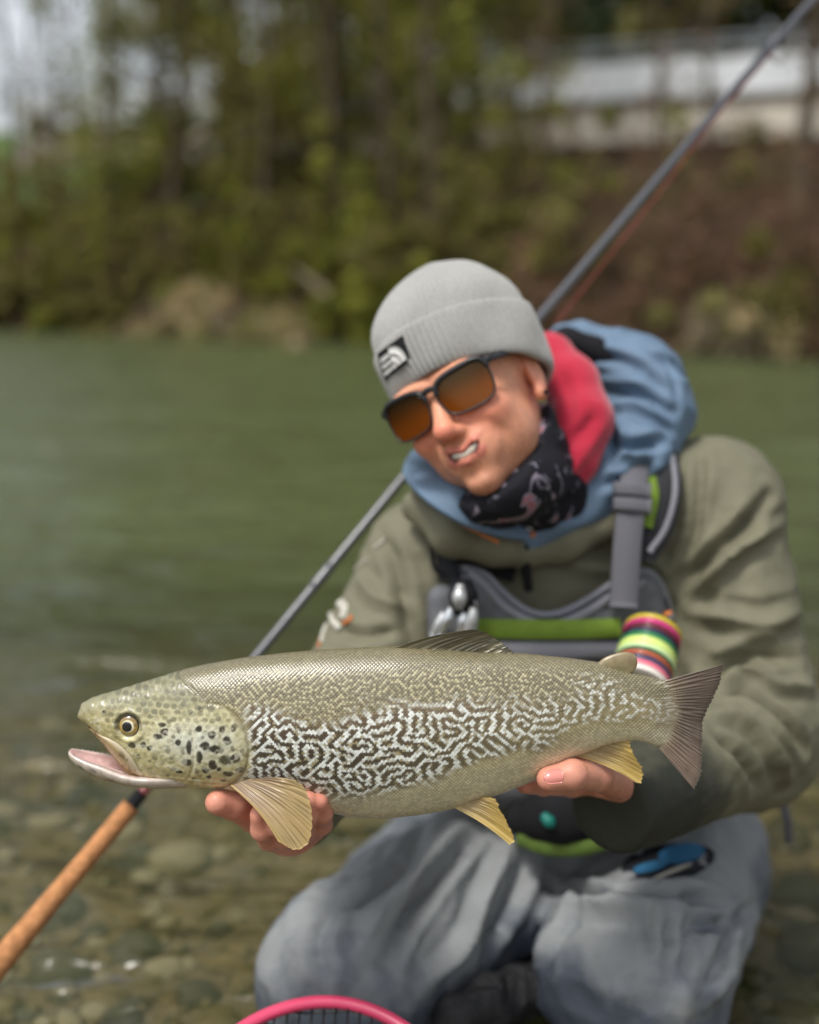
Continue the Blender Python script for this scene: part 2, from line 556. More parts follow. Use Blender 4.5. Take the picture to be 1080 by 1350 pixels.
while cnt < 210:
    px, py = rs.uniform(-20, 1100), 880 + 480 * rs.rand() ** 0.8
    if 330 < px < 985 and py > 1080: continue
    w = on_z(px, py, -0.05)
    if w[1] > 3.3: continue
    r = 0.018 + 0.05 * rs.rand() ** 2.2
    if any((w[0] - a) ** 2 + (w[1] - b) ** 2 < (0.75 * (r + c)) ** 2 for a, b, c in placed): continue
    placed.append((w[0], w[1], r))
    k = rs.choice(3, p=[0.26, 0.42, 0.32])
    o = bpy.data.objects.new('stone', protos[k, rs.randint(5)])
    COL.objects.link(o)
    o.location = (w[0], w[1], float(bed_z(np.array(w[0]), np.array(w[1]))) + 0.12 * r)
    o.scale = (r, r, r); o.rotation_euler = (rs.uniform(-.2, .2), rs.uniform(-.2, .2), rs.uniform(0, 6.28))
    tag(o, STONE[k][0], 'stone', STONE[k][1])
    cnt += 1
gp = []
gcol = []
ico = np.array([[0, 0, 1], [0.9, 0, 0.2], [0.28, 0.85, 0.2], [-0.73, 0.5, 0.2], [-0.73, -0.5, 0.2], [0.28, -0.85, 0.2], [0, 0, -0.6]], float)
icf = [[0, 1, 2], [0, 2, 3], [0, 3, 4], [0, 4, 5], [0, 5, 1], [6, 2, 1], [6, 3, 2], [6, 4, 3], [6, 5, 4], [6, 1, 5]]
ng = 9000
gx, gy = rs.uniform(-1.4, 1.6, ng), rs.uniform(0.9, 3.6, ng)
gr = 0.004 + 0.014 * rs.rand(ng) ** 2
ga = rs.uniform(0, 6.28, ng)
gz = bed_z(gx, gy)
rot = np.stack([np.stack([np.cos(ga), -np.sin(ga)], -1), np.stack([np.sin(ga), np.cos(ga)], -1)], 1)
P = np.broadcast_to(ico, (ng, 7, 3)).copy() * (1 + 0.25 * rs.randn(ng, 7, 1)) * np.stack([np.ones(ng), rs.uniform(.6, 1, ng), rs.uniform(.4, .8, ng)], -1)[:, None]
P[..., :2] = np.einsum('nij,nkj->nki', rot, P[..., :2])
P = P * gr[:, None, None] + np.stack([gx, gy, gz + 0.2 * gr], -1)[:, None]
pal = np.array([srgb(168, 160, 138), srgb(134, 122, 92), srgb(100, 96, 84), srgb(122, 108, 82)])
gc = np.repeat(pal[rs.randint(0, 4, ng)], 7, axis=0)
Fg = (np.array(icf)[None] + (np.arange(ng) * 7)[:, None, None]).reshape(-1, 3)
M_GRAV = mat('gravel', attr=True, rough=0.6, spec=0.4)
tag(mk('gravel', P.reshape(-1, 3), Fg, M_GRAV, col=gc), 'small mixed gravel covering the bed of the shallows', 'gravel', kind='stuff')

# ---- far bank and hillside
sx = np.linspace(-40, 45, 160); sd_ = np.concatenate([np.linspace(-4, 3, 60), np.linspace(3.3, 30, 60)])
S, D = np.meshgrid(sx, sd_, indexing='ij')
XY = BA[:2] + S[..., None] * BDIR + D[..., None] * BNRM
V = np.concatenate([XY, bank_h(S, D)[..., None]], -1).reshape(-1, 3)
M_BANK = mat('bank earth', srgb(62, 50, 36), 0.95, 0.2, var=0.5, vscale=2.0, bump=0.8, bscale=12, bdist=0.06)
tag(mk('riverbank', V, grid_faces(len(sx), len(sd_)), M_BANK), kind='structure')
hx = np.linspace(-90, 110, 120); hy_ = np.linspace(40, 170, 60)
X, Y = np.meshgrid(hx, hy_, indexing='ij')
Z = 3.0 + (Y - 40) * (0.135 + 0.10 * sm(-20, 30, X)) + 2.0 * fbm(np.stack([X / 25, Y / 25, 0 * X], -1), 3)
M_HILL = mat('hill meadow', srgb(80, 100, 50), 0.9, 0.2, var=0.35, vscale=0.25)
tag(mk('hillside', np.stack([X, Y, Z], -1).reshape(-1, 3), grid_faces(120, 60), M_HILL), kind='structure')

# ---- foliage
def leaf_mat(name):
    m = mat(name, attr=True, rough=0.55, spec=0.3)
    N, L = m.node_tree.nodes, m.node_tree.links
    b = N['Principled BSDF']; o = N['Material Output']
    a = [n for n in N if n.type == 'ATTRIBUTE'][0]
    t = N.new('ShaderNodeBsdfTranslucent'); x = N.new('ShaderNodeMixShader'); x.inputs[0].default_value = 0.35
    L.new(a.outputs['Color'], t.inputs['Color']); L.new(b.outputs[0], x.inputs[1]); L.new(t.outputs[0], x.inputs[2]); L.new(x.outputs[0], o.inputs['Surface'])
    return m
M_LEAF = leaf_mat('spring leaf')
M_BARK = mat('bark', srgb(84, 74, 60), 0.95, 0.2, var=0.5, vscale=6, bump=0.8, bscale=30, bdist=0.02, stretch=(1, 1, 0.25))
M_TWIG = mat('bare twig', srgb(118, 96, 80), 0.9, 0.2, var=0.3, vscale=3)
M_TWIGP = mat('bleached twig', srgb(182, 166, 138), 0.9, 0.2, var=0.3, vscale=3)
def leaves(cen, n, size, cols, rs):
    """n leaf quads scattered round clump centres cen (k,4: xyz + radius)"""
    k = rs.randint(0, len(cen), n)
    d = rs.randn(n, 3); d /= np.linalg.norm(d, axis=1)[:, None]
    P = cen[k, :3] + d * (cen[k, 3] * rs.rand(n) ** 0.45)[:, None]
    u = rs.randn(n, 3); u /= np.linalg.norm(u, axis=1)[:, None]
    v = np.cross(u, rs.randn(n, 3)); v /= np.linalg.norm(v, axis=1)[:, None]
    s = size * (0.6 + 0.8 * rs.rand(n))
    a = u * s[:, None]; b = v * (s * 0.42)[:, None]
    nn = np.cross(u, v) * (s * 0.12)[:, None]
    V = np.stack([P - a, P + b + nn, P + a, P - b + nn], 1).reshape(-1, 3)
    cols = np.asarray(cols)
    ct = rs.rand(len(cen))                       # each clump keeps to one tint
    ci = np.clip((ct[k] * len(cols) + rs.randn(n) * 0.5).astype(int), 0, len(cols) - 1)
    C = cols[ci] * (0.75 + 0.5 * rs.rand(n))[:, None]
    return V, np.arange(4 * n).reshape(n, 4), np.repeat(C, 4, axis=0)
GREEN = [srgb(112, 118, 40), srgb(136, 138, 48), srgb(94, 102, 38), srgb(154, 154, 66)]
OLIVE = [srgb(108, 102, 50), srgb(124, 114, 60), srgb(92, 92, 42), srgb(136, 128, 72)]
DARKG = [srgb(46, 60, 34), srgb(56, 70, 38), srgb(38, 50, 30)]
BROWN = [srgb(124, 94, 76), srgb(140, 108, 88), srgb(108, 86, 66), srgb(130, 114, 74)]
STRAW = [srgb(196, 178, 136), srgb(178, 160, 116), srgb(150, 140, 88), srgb(124, 122, 66)]
def twigs(base, n, length, spread, r, rs, droop=0.0, lift=1.0):
    parts_v, parts_f = [], []
    t = np.linspace(0, 1, 5)
    az = rs.uniform(0, 2 * np.pi, n)
    el = np.abs(rs.randn(n)) * spread
    le = length * (0.45 + 0.75 * rs.rand(n))
    st = base + np.stack([rs.randn(n), rs.randn(n), np.zeros(n)], -1) * np.array([0.32, 0.32, 0]) * length * 0.6
    d = np.stack([np.sin(el) * np.cos(az), np.sin(el) * np.sin(az), np.cos(el) * lift], -1)
    wob = rs.randn(n, 3) * 0.14
    C = st[:, None] + (d * le[:, None])[:, None] * t[None, :, None] + (wob * le[:, None])[:, None] * (t ** 2)[None, :, None]
    C[..., 2] -= droop * le[:, None] * (t ** 2)[None]
    rr = r * (1.15 - t)[None] * (0.6 + 0.8 * rs.rand(n))[:, None]
    V = []
    for k in range(3):
        a = 2 * np.pi * k / 3
        off = np.stack([np.cos(a) * rr, np.sin(a) * rr, 0 * rr], -1)
        V.append(C + off)
    V = np.stack(V, 2)                           # n,5,3,3
    idx = np.arange(n * 15).reshape(n, 5, 3)
    q = []
    for k in range(3):
        a, b = idx[:, :-1, k], idx[:, :-1, (k + 1) % 3]
        c, e = idx[:, 1:, (k + 1) % 3], idx[:, 1:, k]
        q.append(np.stack([a, b, c, e], -1).reshape(-1, 4))
    return V.reshape(-1, 3), np.vstack(q), C
def shrub(name, label, group, px, d, w, h, cols, n, seed, twig=70, size=0.075, cat='shrub', twmat=None, density=14, droop=0.0):
    rs = np.random.RandomState(seed)
    g = bank_pt(px, d); g[2] -= 0.05
    t = thing(name, label, cat, g, group)
    V, Q, C = twigs(g, twig, h * 0.95, 0.45 * w / h + 0.1, 0.012 + 0.004 * h, rs, droop=droop)
    mk('stem', V, Q, twmat or M_TWIG, t)
    tips = C[:, 2:].reshape(-1, 3)
    c = tips[rs.randint(0, len(tips), density * 3)]
    extra = g + np.stack([rs.uniform(-.5, .5, density) * w, rs.uniform(-.4, .4, density) * w, rs.uniform(.05, .6, density) * h], -1)
    cen = np.vstack([c, extra])
    cen = np.hstack([cen, rs.uniform(0.14, 0.30, (len(cen), 1)) * (0.5 + 0.25 * h)])
    V, Q, cc = leaves(cen, n, size, cols, rs)
    mk('foliage', V, Q, M_LEAF, t, smooth=False, col=cc)
    return t
def tree(name, label, group, base, h, cr, cols, n, seed, lean=(0, 0), r0=0.16, crown0=0.35, size=0.10, clumps=46, thin=1.0):
    rs = np.random.RandomState(seed)
    base = np.asarray(base, float)
    t = thing(name, label, 'tree', base, group)
    k = 12
    z = np.linspace(0, 1, k)
    C = base + np.stack([lean[0] * z * h + 0.14 * np.sin(z * 5 + seed), lean[1] * z * h + 0.12 * np.cos(z * 4 + seed), z * h], -1)
    C[0, 2] -= 0.3
    V, Fc = tube(C, r0 * (1.05 - z * 0.95), seg=9)
    mk('trunk', V, Fc, M_BARK, t)
    cens, limbs = [], []
    for q in range(26):
        zz = crown0 * 0.7 + (1 - crown0 * 0.7) * (q + rs.rand()) / 26 * 0.95
        p0 = np.array([np.interp(zz, z, C[:, c]) for c in range(3)])
        a = rs.uniform(0, 6.28); ln = cr * (1.05 - 0.55 * zz) * rs.uniform(.7, 1.1)
        p1 = p0 + np.array([math.cos(a) * ln, math.sin(a) * ln, ln * rs.uniform(.3, .9)])
        pm = (p0 + p1) / 2 + np.array([0, 0, -0.12 * ln])
        limbs.append(tube([p0, pm, p1], [r0 * 0.38 * (1.1 - zz), r0 * 0.22 * (1.1 - zz), 0.008], seg=5, n=6))
        for f in (0.45, 0.7, 1.0):
            cens.append(np.append(p0 + (p1 - p0) * f + rs.randn(3) * 0.25 * cr * 0.4, rs.uniform(.16, .34) * cr))
    for V, Fc in limbs: mk('limb', V, Fc, M_BARK, t)
    V, Q, cc = leaves(np.array(cens), n, size, cols, rs)
    mk('crown', V, Q, M_LEAF, t, smooth=False, col=cc)
    return t
GL = [('spring green leafy shrub on the far bank', GREEN), ('olive leafy shrub on the far bank', OLIVE), ('leafless brown twiggy shrub on the far bank', BROWN)]
sh = []
# (photo column, metres behind the waterline, width, height, kind)
rs = np.random.RandomState(8)
for px in np.arange(-290, 1150, 46):
    q_ = (px + rs.uniform(-15, 15), rs.uniform(0.15, 0.5), 1.5, rs.uniform(0.7, 1.1), rs.choice([1, 1, 0]) if px < 640 else rs.choice([2, 2, 1]))
    if not (215 < px < 440 or 890 < px < 1040): sh.append(q_)
for px in np.arange(-300, 700, 62):
    sh.append((px + rs.uniform(-20, 20), rs.uniform(0.9, 1.5), 2.0, rs.uniform(1.5, 2.3), rs.choice([0, 0, 1])))
for px in np.arange(-310, 720, 78):
    sh.append((px + rs.uniform(-25, 25), rs.uniform(2.6, 4.2), 2.8, rs.uniform(2.4, 3.5), rs.choice([0, 0, 1])))
for px in np.arange(660, 1130, 58):
    sh.append((px + rs.uniform(-18, 18), rs.uniform(0.8, 1.5), 1.7, rs.uniform(1.2, 1.8), rs.choice([2, 2, 1])))
for px in np.arange(640, 1150, 66):
    sh.append((px + rs.uniform(-20, 20), rs.uniform(2.2, 3.6), 2.2, rs.uniform(1.5, 2.2), rs.choice([2, 2, 2, 1])))
for px in np.arange(620, 1150, 75):
    sh.append((px + rs.uniform(-20, 20), rs.uniform(5.0, 7.0), 2.6, rs.uniform(1.4, 2.0), rs.choice([2, 2, 1])))
for i, (px, d, w, h, k) in enumerate(sh):
    brown = k == 2
    sz = 'low' if h < 1.15 else ('waist high' if h < 1.9 else 'tall')
    wh = {'low': 'overhanging the waterline of the far bank', 'waist high': 'on the slope of the far bank', 'tall': 'at the top of the far bank'}[sz]
    shrub('bare_shrub' if brown else 'leafy_shrub', '%s %s %s' % (sz, ['spring green leafy shrub', 'olive leafy shrub', 'leafless brown twiggy shrub'][k], wh), '%s %s shrubs of the far bank' % (sz, ['green', 'olive', 'brown'][k]),
          px, d, w, h, GL[k][1], 1500 if brown else 3600, 100 + i, twig=230 if brown else 80, size=0.06 if brown else 0.075)
# heaps of dry grass and driftwood at the water's edge
def brush(px, d, w, h, seed, label):
    rs = np.random.RandomState(seed)
    g = bank_pt(px, d)
    t = thing('brush_heap', label, 'brush heap', g)
    V, Q, C = twigs(g + np.array([0, 0, 0.1]), 620, w * 0.62, 1.0, 0.014, rs, droop=0.55, lift=h / w * 1.6)
    V[:, 2] = np.maximum(V[:, 2], 0.02)
    mk('twigs', V, Q, M_TWIGP, t)
    c = C[:, 2:].reshape(-1, 3); c = c[rs.randint(0, len(c), 60)]
    c[:, 2] = np.maximum(c[:, 2], 0.15)
    V, Q, cc = leaves(np.hstack([c, rs.uniform(.12, .3, (60, 1))]), 2600, 0.075, STRAW, rs)
    mk('dry_leaves', V, Q, M_LEAF, t, smooth=False, col=cc)
brush(275, 0.25, 2.7, 1.5, 61, 'pale heap of dry brush overhanging the water under the green shrubs')
brush(385, 0.2, 2.3, 1.0, 62, 'low tangle of dry brush at the water edge beside the larger pale heap')
brush(965, 0.3, 2.2, 1.2, 63, 'pale straw coloured brush heap at the foot of the brown shrubs')
def log(px0, py0, px1, py1, Y0, Y1, r, label):
    a, b = at(px0, py0, Y0), at(px1, py1, Y1)
    c = (a + b) / 2 + np.array([0, 0, 0.12])
    V, Fc = tube([a, c, b], [r, r * 0.8, r * 0.35], seg=8, n=14)
    mk_top('driftwood_log', V, Fc, M_TWIGP, label, 'log')
log(470, 440, 385, 352, 22.2, 21.6, 0.09, 'slanting bleached driftwood log leaning out of the bank above the water')
log(1075, 478, 930, 432, 16.9, 17.6, 0.07, 'bleached driftwood log lying at the water edge below the straw brush')
pst = on_z(392, 458)
V = pebble(0.16, 77) + pst + np.array([0, 0, 0.03])
mk_top('stone', V, PF, STONE[1][2], 'single ochre rock standing out of the river near the far bank', 'stone')

# trees on the bank: thin trunks against the sky on the left, dense crowns in the middle
TG = ['slim tree with sparse new leaves on the far bank', 'bushy green tree standing on the far bank', 'dark evergreen tree on the hill behind the bridge', 'bare brown tree on the bank in front of the bridge']
GG = ['slim sparse trees on the far bank', 'bushy green trees on the far bank', 'evergreens behind the bridge', 'bare trees before the bridge']
def col_tree(kind, px, d, h, cr, n, seed, cols, **kw):
    g = bank_pt(px, d)
    tree(['slim_tree', 'leafy_tree', 'evergreen_tree', 'bare_tree'][kind], TG[kind], GG[kind], g, h, cr, cols, n, seed, **kw)
for i, (px, d, lean) in enumerate([(8, 3.5, .01), (42, 4.5, -.02), (92, 4.0, .02), (128, 7.0, .0), (70, 9.0, .03), (170, 1.8, -.01), (245, 1.9, .02), (352, 1.7, .01), (440, 1.8, -.02), (505, 1.9, .01), (565, 1.7, .02)]):
    col_tree(0, px, d, 9.5, 0.9, 220, 300 + i, OLIVE, lean=(lean, 0), r0=0.13, crown0=0.2, size=0.07)
for i, (px, d, h, cr, n) in enumerate([(222, 3.0, 14, 2.2, 9000), (250, 4.5, 16, 2.9, 9000), (330, 3.2, 15, 2.8, 9000), (400, 5.0, 16, 3.0, 9000), (455, 3.4, 15, 2.6, 9000), (520, 4.6, 16, 2.9, 9000),
                                      (585, 3.2, 13, 2.0, 6000), (300, 9, 24, 3.4, 9000), (310, 11, 27, 4.2, 9000), (430, 12, 27, 4.6, 9000), (540, 12, 27, 4.6, 9000), (625, 9, 18, 2.4, 5000), (-95, 4.0, 13, 2.2, 7000), (-170, 3.4, 15, 2.8, 8000), (-250, 4.2, 14, 2.8, 8000), (-215, 10, 20, 3.6, 7000)]):
    col_tree(1, px, d, h, cr, n, 320 + i, GREEN if i % 3 != 2 else OLIVE, r0=0.17, crown0=0.10, size=0.095)
for i, (px, d, h, cr) in enumerate([(1042, 2.4, 8.5, 1.0), (700, 3.0, 7.5, 0.9), (842, 4.0, 7.5, 0.8), (905, 5.5, 8, 0.8)]):
    col_tree(3, px, d, h, cr, 420, 350 + i, BROWN, r0=0.16 if i == 0 else 0.07, crown0=0.35, size=0.06)
for i, px in enumerate(np.arange(560, 1260, 52)):
    X0 = (px - CX) / F_PX * (58 + 6 * (i % 3)); Y0 = 58 + 6 * (i % 3)
    zz = 3.0 + (Y0 - 40) * (0.135 + 0.10 * float(sm(-20, 30, np.array(X0))))
    tree('evergreen_tree' if i % 2 else 'leafy_tree', TG[2] if i % 2 else 'broad olive tree on the hill behind the bridge', GG[2] if i % 2 else 'olive trees behind the bridge',
         (X0, Y0, zz - 0.3), 27 + 3 * (i % 2), 5.5, DARKG if i % 2 else OLIVE, 6000, 380 + i, r0=0.25, crown0=0.03, size=0.30)

# ---- the road bridge
M_CONC = mat('pale concrete', srgb(222, 226, 228), 0.85, 0.3, var=0.18, vscale=1.2, bump=0.2, bscale=8, bdist=0.02)
M_GIRD = mat('weathered concrete', srgb(206, 198, 184), 0.9, 0.3, var=0.25, vscale=0.8, bump=0.2, bscale=8, bdist=0.02)
M_STEEL = mat('galvanised rail', srgb(150, 156, 160), 0.5, 0.5, metal=0.4, var=0.1)
pL, pR = at(230, 190, 41.0), at(1330, 190, 33.0)
bu = np.array([pR[0] - pL[0], pR[1] - pL[1], 0]); BL = np.linalg.norm(bu); bu /= BL
bn = np.array([-bu[1], bu[0], 0])                # away from the camera
if bn[1] < 0: bn = -bn
bo = np.array([pL[0], pL[1], 0])
rotb = np.stack([bu, bn, np.array([0, 0, 1.0])], 1)
def bbox(s0, s1, n0, n1, z0, z1):
    c = bo + bu * (s0 + s1) / 2 + bn * (n0 + n1) / 2 + np.array([0, 0, (z0 + z1) / 2])
    return box(c, (s1 - s0, n1 - n0, z1 - z0), rotb)
bridge = thing('road_bridge', 'pale concrete road bridge with parapet and railing above the brown shrubs', 'bridge', tuple(bo + bu * BL / 2))
mk('web', *bbox(-6, BL + 6, 0.75, 1.6, 5.2, 6.218), M_GIRD, bridge, smooth=False)
mk('deck', *bbox(-6, BL + 6, 0.105, 9, 6.22, 6.5), M_GIRD, bridge, smooth=False)
mk('girder', *bbox(-6, BL + 6, -0.10, 0.7, 5.02, 5.85), M_GIRD, bridge, smooth=False)
mk('girder', *bbox(-6, BL + 6, 6.5, 7.3, 5.02, 6.218), M_GIRD, bridge, smooth=False)
npan = 16
for k in range(npan):
    a, b = -6 + (BL + 12) * k / npan, -6 + (BL + 12) * (k + 1) / npan
    mk('parapet_panel', *bbox(a + 0.02, b - 0.02, -0.12, 0.10, 6.22, 7.18 + 0.03 * (k % 2)), M_CONC, bridge, smooth=False)
for k in range(33):
    s = -6 + (BL + 12) * k / 32
    mk('railing_post', *bbox(s - 0.04, s + 0.04, -0.06, 0.04, 7.17, 7.72), M_STEEL, bridge, smooth=False)
for z in (7.45, 7.70):
    mk('handrail', *bbox(-6, BL + 6, -0.05, 0.03, z, z + 0.07), M_STEEL, bridge, smooth=False)
for s in (3.0, BL - 1.0):
    mk('pier', *bbox(s - 0.6, s + 0.6, 1.2, 7.4, 0.5, 5.02), M_GIRD, bridge, smooth=False)
# =================================================================== the trout
YF = 1.10                                     # the plane the fish is held in, metres from the camera
PXM = float(np.linalg.norm(at(541, 960, YF) - at(540, 960, YF)))
FU = np.array([(104, 942), (105.5, 934), (109, 927), (121, 919.5), (145, 913), (171, 905), (200, 896.5), (238, 885), (267, 878), (319, 869.5), (375, 863),
               (430, 858), (480, 855), (530, 854), (602, 858), (676, 862), (750, 869), (790, 874), (840, 889), (867, 896), (884, 898), (900, 905)], float)
FL = np.array([(104, 945), (108, 949), (120, 956), (134, 970), (145, 983), (158, 1000), (171, 1012), (184, 1021), (200, 1028), (245, 1034), (297, 1039), (334, 1043), (380, 1055),
               (433, 1067), (462, 1074), (502, 1076), (547, 1072), (587, 1066), (624, 1056), (661, 1044), (701, 1028), (752, 998), (800, 980), (838, 975), (853, 979), (870, 985), (886, 984), (900, 975)], float)
FW = np.array([(104, 4.5), (107, 8), (113, 11), (125, 15), (150, 20), (180, 24.5), (230, 32), (280, 36.5), (330, 37), (380, 39.5), (450, 42), (550, 42), (650, 36),
               (750, 25.5), (820, 16), (860, 11), (885, 3.6), (900, 0.6)], float)
def fprof(tab, x):
    return np.interp(x, tab[:, 0], tab[:, 1])
def smooth_tab(tab):
    # cubic smoothing of a profile: sample, then slide a small window
    xs = np.linspace(tab[0, 0], tab[-1, 0], 800)
    ys = np.interp(xs, tab[:, 0], tab[:, 1])
    k = np.hanning(25); k /= k.sum()
    yp = np.concatenate([2 * ys[0] - ys[12:0:-1], ys, 2 * ys[-1] - ys[-2:-14:-1]])
    ys2 = np.convolve(yp, k, 'same')[12:-12]
    f = sm(0, 30, xs - xs[0])                 # keep the blunt snout
    return np.stack([xs, ys * (1 - f) + ys2 * f], 1)
FUs, FLs, FWs = smooth_tab(FU), smooth_tab(FL), smooth_tab(FW)
def f_half(x): return fprof(FWs, x) * 0.001
def f_depth(px, py):
    """half thickness of the trout at a side-view position"""
    u, l = fprof(FUs, px), fprof(FLs, px)
    c = np.clip(1 - 2 * (py - u) / (l - u), -1, 1)
    return f_half(px) * (1 - c * c) ** 0.47
def f_pt(px, py, side=-1, off=0.0):
    """a point on (or off) the flank; side -1 faces the camera"""
    p = at_arr(px, py, YF)
    p[..., 1] += side * (f_depth(px, py) + off)
    return p

# ---- Turing-like marbling, grown by repeated local excitation and wider inhibition
def turing(nx, ny, lx, ly, seed, it=36, bias=0.0):
    rs = np.random.RandomState(seed)
    u = rs.randn(ny, nx) * 0.5
    kx = np.fft.fftfreq(nx)[None, :] * 2 * np.pi
    ky = np.fft.fftfreq(ny)[:, None] * 2 * np.pi
    r2 = (kx * lx) ** 2 + (ky * ly) ** 2
    K = np.exp(-r2 * 0.035) - np.exp(-r2 * 0.09)
    K /= K.max()
    for _ in range(it):
        u = np.tanh(2.6 * np.real(np.fft.ifft2(np.fft.fft2(u) * K)) + bias)
    return u
TS = 1.25                                     # grid cells per photo pixel
TNX, TNY = 1120, 360
_m1 = turing(TNX, TNY, 8.4 * TS, 6.6 * TS, 11, bias=-0.10)    # coarse marbling of the flank
_m2 = turing(TNX, TNY, 4.6 * TS, 4.0 * TS, 5, bias=0.05)     # fine marbling of the back
def samp(G, px, py):
    x = np.clip((px - 80) * TS, 0, TNX - 2); y = np.clip((py - 830) * TS, 0, TNY - 2)
    i, j = x.astype(int), y.astype(int)
    fx, fy = x - i, y - j
    return (G[j, i] * (1 - fx) + G[j, i + 1] * fx) * (1 - fy) + (G[j + 1, i] * (1 - fx) + G[j + 1, i + 1] * fx) * fy

# ---- landmarks of the head
OPERC = catmull([(282, 912), (302, 917), (318, 928), (329, 945), (334, 963), (333, 986), (325, 1007), (312, 1021), (296, 1031), (262, 1036)], 60)
PREOP = catmull([(258, 930), (261, 950), (264, 970), (263, 990), (256, 1010), (243, 1024)], 40)
NAPE = catmull([(236, 886), (256, 896), (282, 914)], 20)
CHEEK = catmull([(196, 962), (204, 985), (216, 1004), (232, 1018)], 20)
def dline(px, py, L):
    d = np.full(np.shape(px), 1e9)
    for a, b in zip(L[:-1], L[1:]):
        ab = b - a
        t = np.clip(((px - a[0]) * ab[0] + (py - a[1]) * ab[1]) / (ab @ ab), 0, 1)
        d = np.minimum(d, np.hypot(px - a[0] - t * ab[0], py - a[1] - t * ab[1]))
    return d
_oe = OPERC[np.argsort(OPERC[:, 1])]
def headness(px, py, soft=4):
    """1 on the head, 0 on the scaled body"""
    edge = np.where(py < 912, 236 + (py - 886) * 1.77, np.interp(py, _oe[:, 1], _oe[:, 0]))
    return sm(soft, -soft, px - edge)

NX, NT = 1000, 440
xs = 104 + (900 - 104) * (np.linspace(0, 1, NX) ** 1.0)
xs[:60] = 104 + (xs[60] - 104) * (np.linspace(0, 1, 61)[:-1] ** 1.6)
tt = np.linspace(0, 2 * np.pi, NT, endpoint=False)
PX = np.repeat(xs[:, None], NT, 1)
PX = PX - 20 * np.cos(tt)[None] ** 2 * sm(845, 900, PX)
U_, L_, W_ = fprof(FUs, PX), fprof(FLs, PX), f_half(PX)
PY = (U_ + L_) / 2 - (L_ - U_) / 2 * np.cos(tt)[None]
DEP = W_ * np.sign(np.sin(tt))[None] * np.abs(np.sin(tt))[None] ** 0.94
Vb = at_arr(PX, PY, YF)
Vb[..., 1] -= DEP                              # first half of the turn (t in 0..pi) faces the camera
# arc length from the back, in pixels of the photograph
seg = np.linalg.norm(np.diff(Vb, axis=1, append=Vb[:, :1]), axis=2) / PXM
arc = np.concatenate([np.zeros((NX, 1)), np.cumsum(seg, axis=1)[:, :-1]], 1)
tot = arc[:, -1:] + seg[:, -1:]
arc = np.minimum(arc, tot - arc)               # same on both flanks
mid_arc = tot / 4
row = arc - mid_arc
# scales: a brick-like lattice of small overlapping discs
SP = np.interp(PX, [240, 420, 900], [3.9, 4.7, 4.2]) * 0 + 4.6
SX, SY = 5.0, 2.75
jr = np.round(row / SY)
jx = np.round(PX / SX - 0.5 * (jr % 2)) + 0.5 * (jr % 2)
dx, dy = PX / SX - jx, row / SY - jr
for dj in (-1, 1):                             # nearest centre of the staggered lattice
    j2 = jr + dj
    k2 = np.round(PX / SX - 0.5 * (j2 % 2)) + 0.5 * (j2 % 2)
    ex, ey = PX / SX - k2, row / SY - j2
    better = (ex / 1.0) ** 2 + (ey * SY / SX * 1.15) ** 2 < dx ** 2 + (dy * SY / SX * 1.15) ** 2
    dx, dy = np.where(better, ex, dx), np.where(better, ey, dy)
    jx, jr = np.where(better, k2, jx), np.where(better, j2, jr)
sr = np.sqrt((dx * 2) ** 2 + (dy * SY / SX * 2 * 1.25) ** 2)      # 0 at a scale's centre, about 1 at its rim
HD = headness(PX, PY)
scale_h = (1 - np.clip(sr, 0, 1.2) ** 2) * (1 - HD) * sm(900, 870, PX)
# relief of the head
op_edge = dline(PX, PY, OPERC)
oper_in = HD * sm(215, 262, PX)
relief = 0.0006 * oper_in * sm(0, 9, op_edge)
relief -= 0.0011 * np.exp(-(op_edge / 2.0) ** 2) * sm(895, 925, PY)
pe = dline(PX, PY, PREOP)
relief -= 0.0007 * np.exp(-(pe / 1.8) ** 2)
relief -= 0.0006 * np.exp(-(dline(PX, PY, NAPE) / 1.6) ** 2)
relief -= 0.0006 * np.exp(-(dline(PX, PY, CHEEK) / 2.5) ** 2)
eye_r = np.hypot((PX - 177) / 1.08, PY - 946.5)
relief -= 0.0040 * sm(17, 10, eye_r)
relief += 0.0010 * np.exp(-((eye_r - 18.5) / 2.8) ** 2)
relief += (0.00035 * fbm(np.stack([PX / 9, PY / 9, PX * 0], -1)) + 0.00012 * fbm(np.stack([PX / 3.2, PY / 3.2, PX * 0], -1), 2)) * HD
for ry in (1014, 1021, 1028, 1033):           # branchiostegal rays under the gill cover
    relief -= 0.0005 * np.exp(-((PY - ry - 0.06 * (PX - 290)) / 1.6) ** 2) * sm(215, 250, PX) * sm(330, 300, PX)
relief += 0.00045 * fbm(np.stack([PX / 60, PY / 30, PX * 0], -1)) * (1 - HD)
N_ = mesh_normals(Vb.reshape(-1, 3), grid_faces(NX, NT, close_m=True)[:, ::-1]).reshape(NX, NT, 3)
Vb = Vb + N_ * (relief + 0.00040 * scale_h)[..., None]

# pigment
vq_x, vq_y = jx * SX, None
qx = np.where(HD > 0.5, PX, jx * SX)
qrow = np.where(HD > 0.5, row, jr * SY)
U1, L1 = fprof(FUs, qx), fprof(FLs, qx)
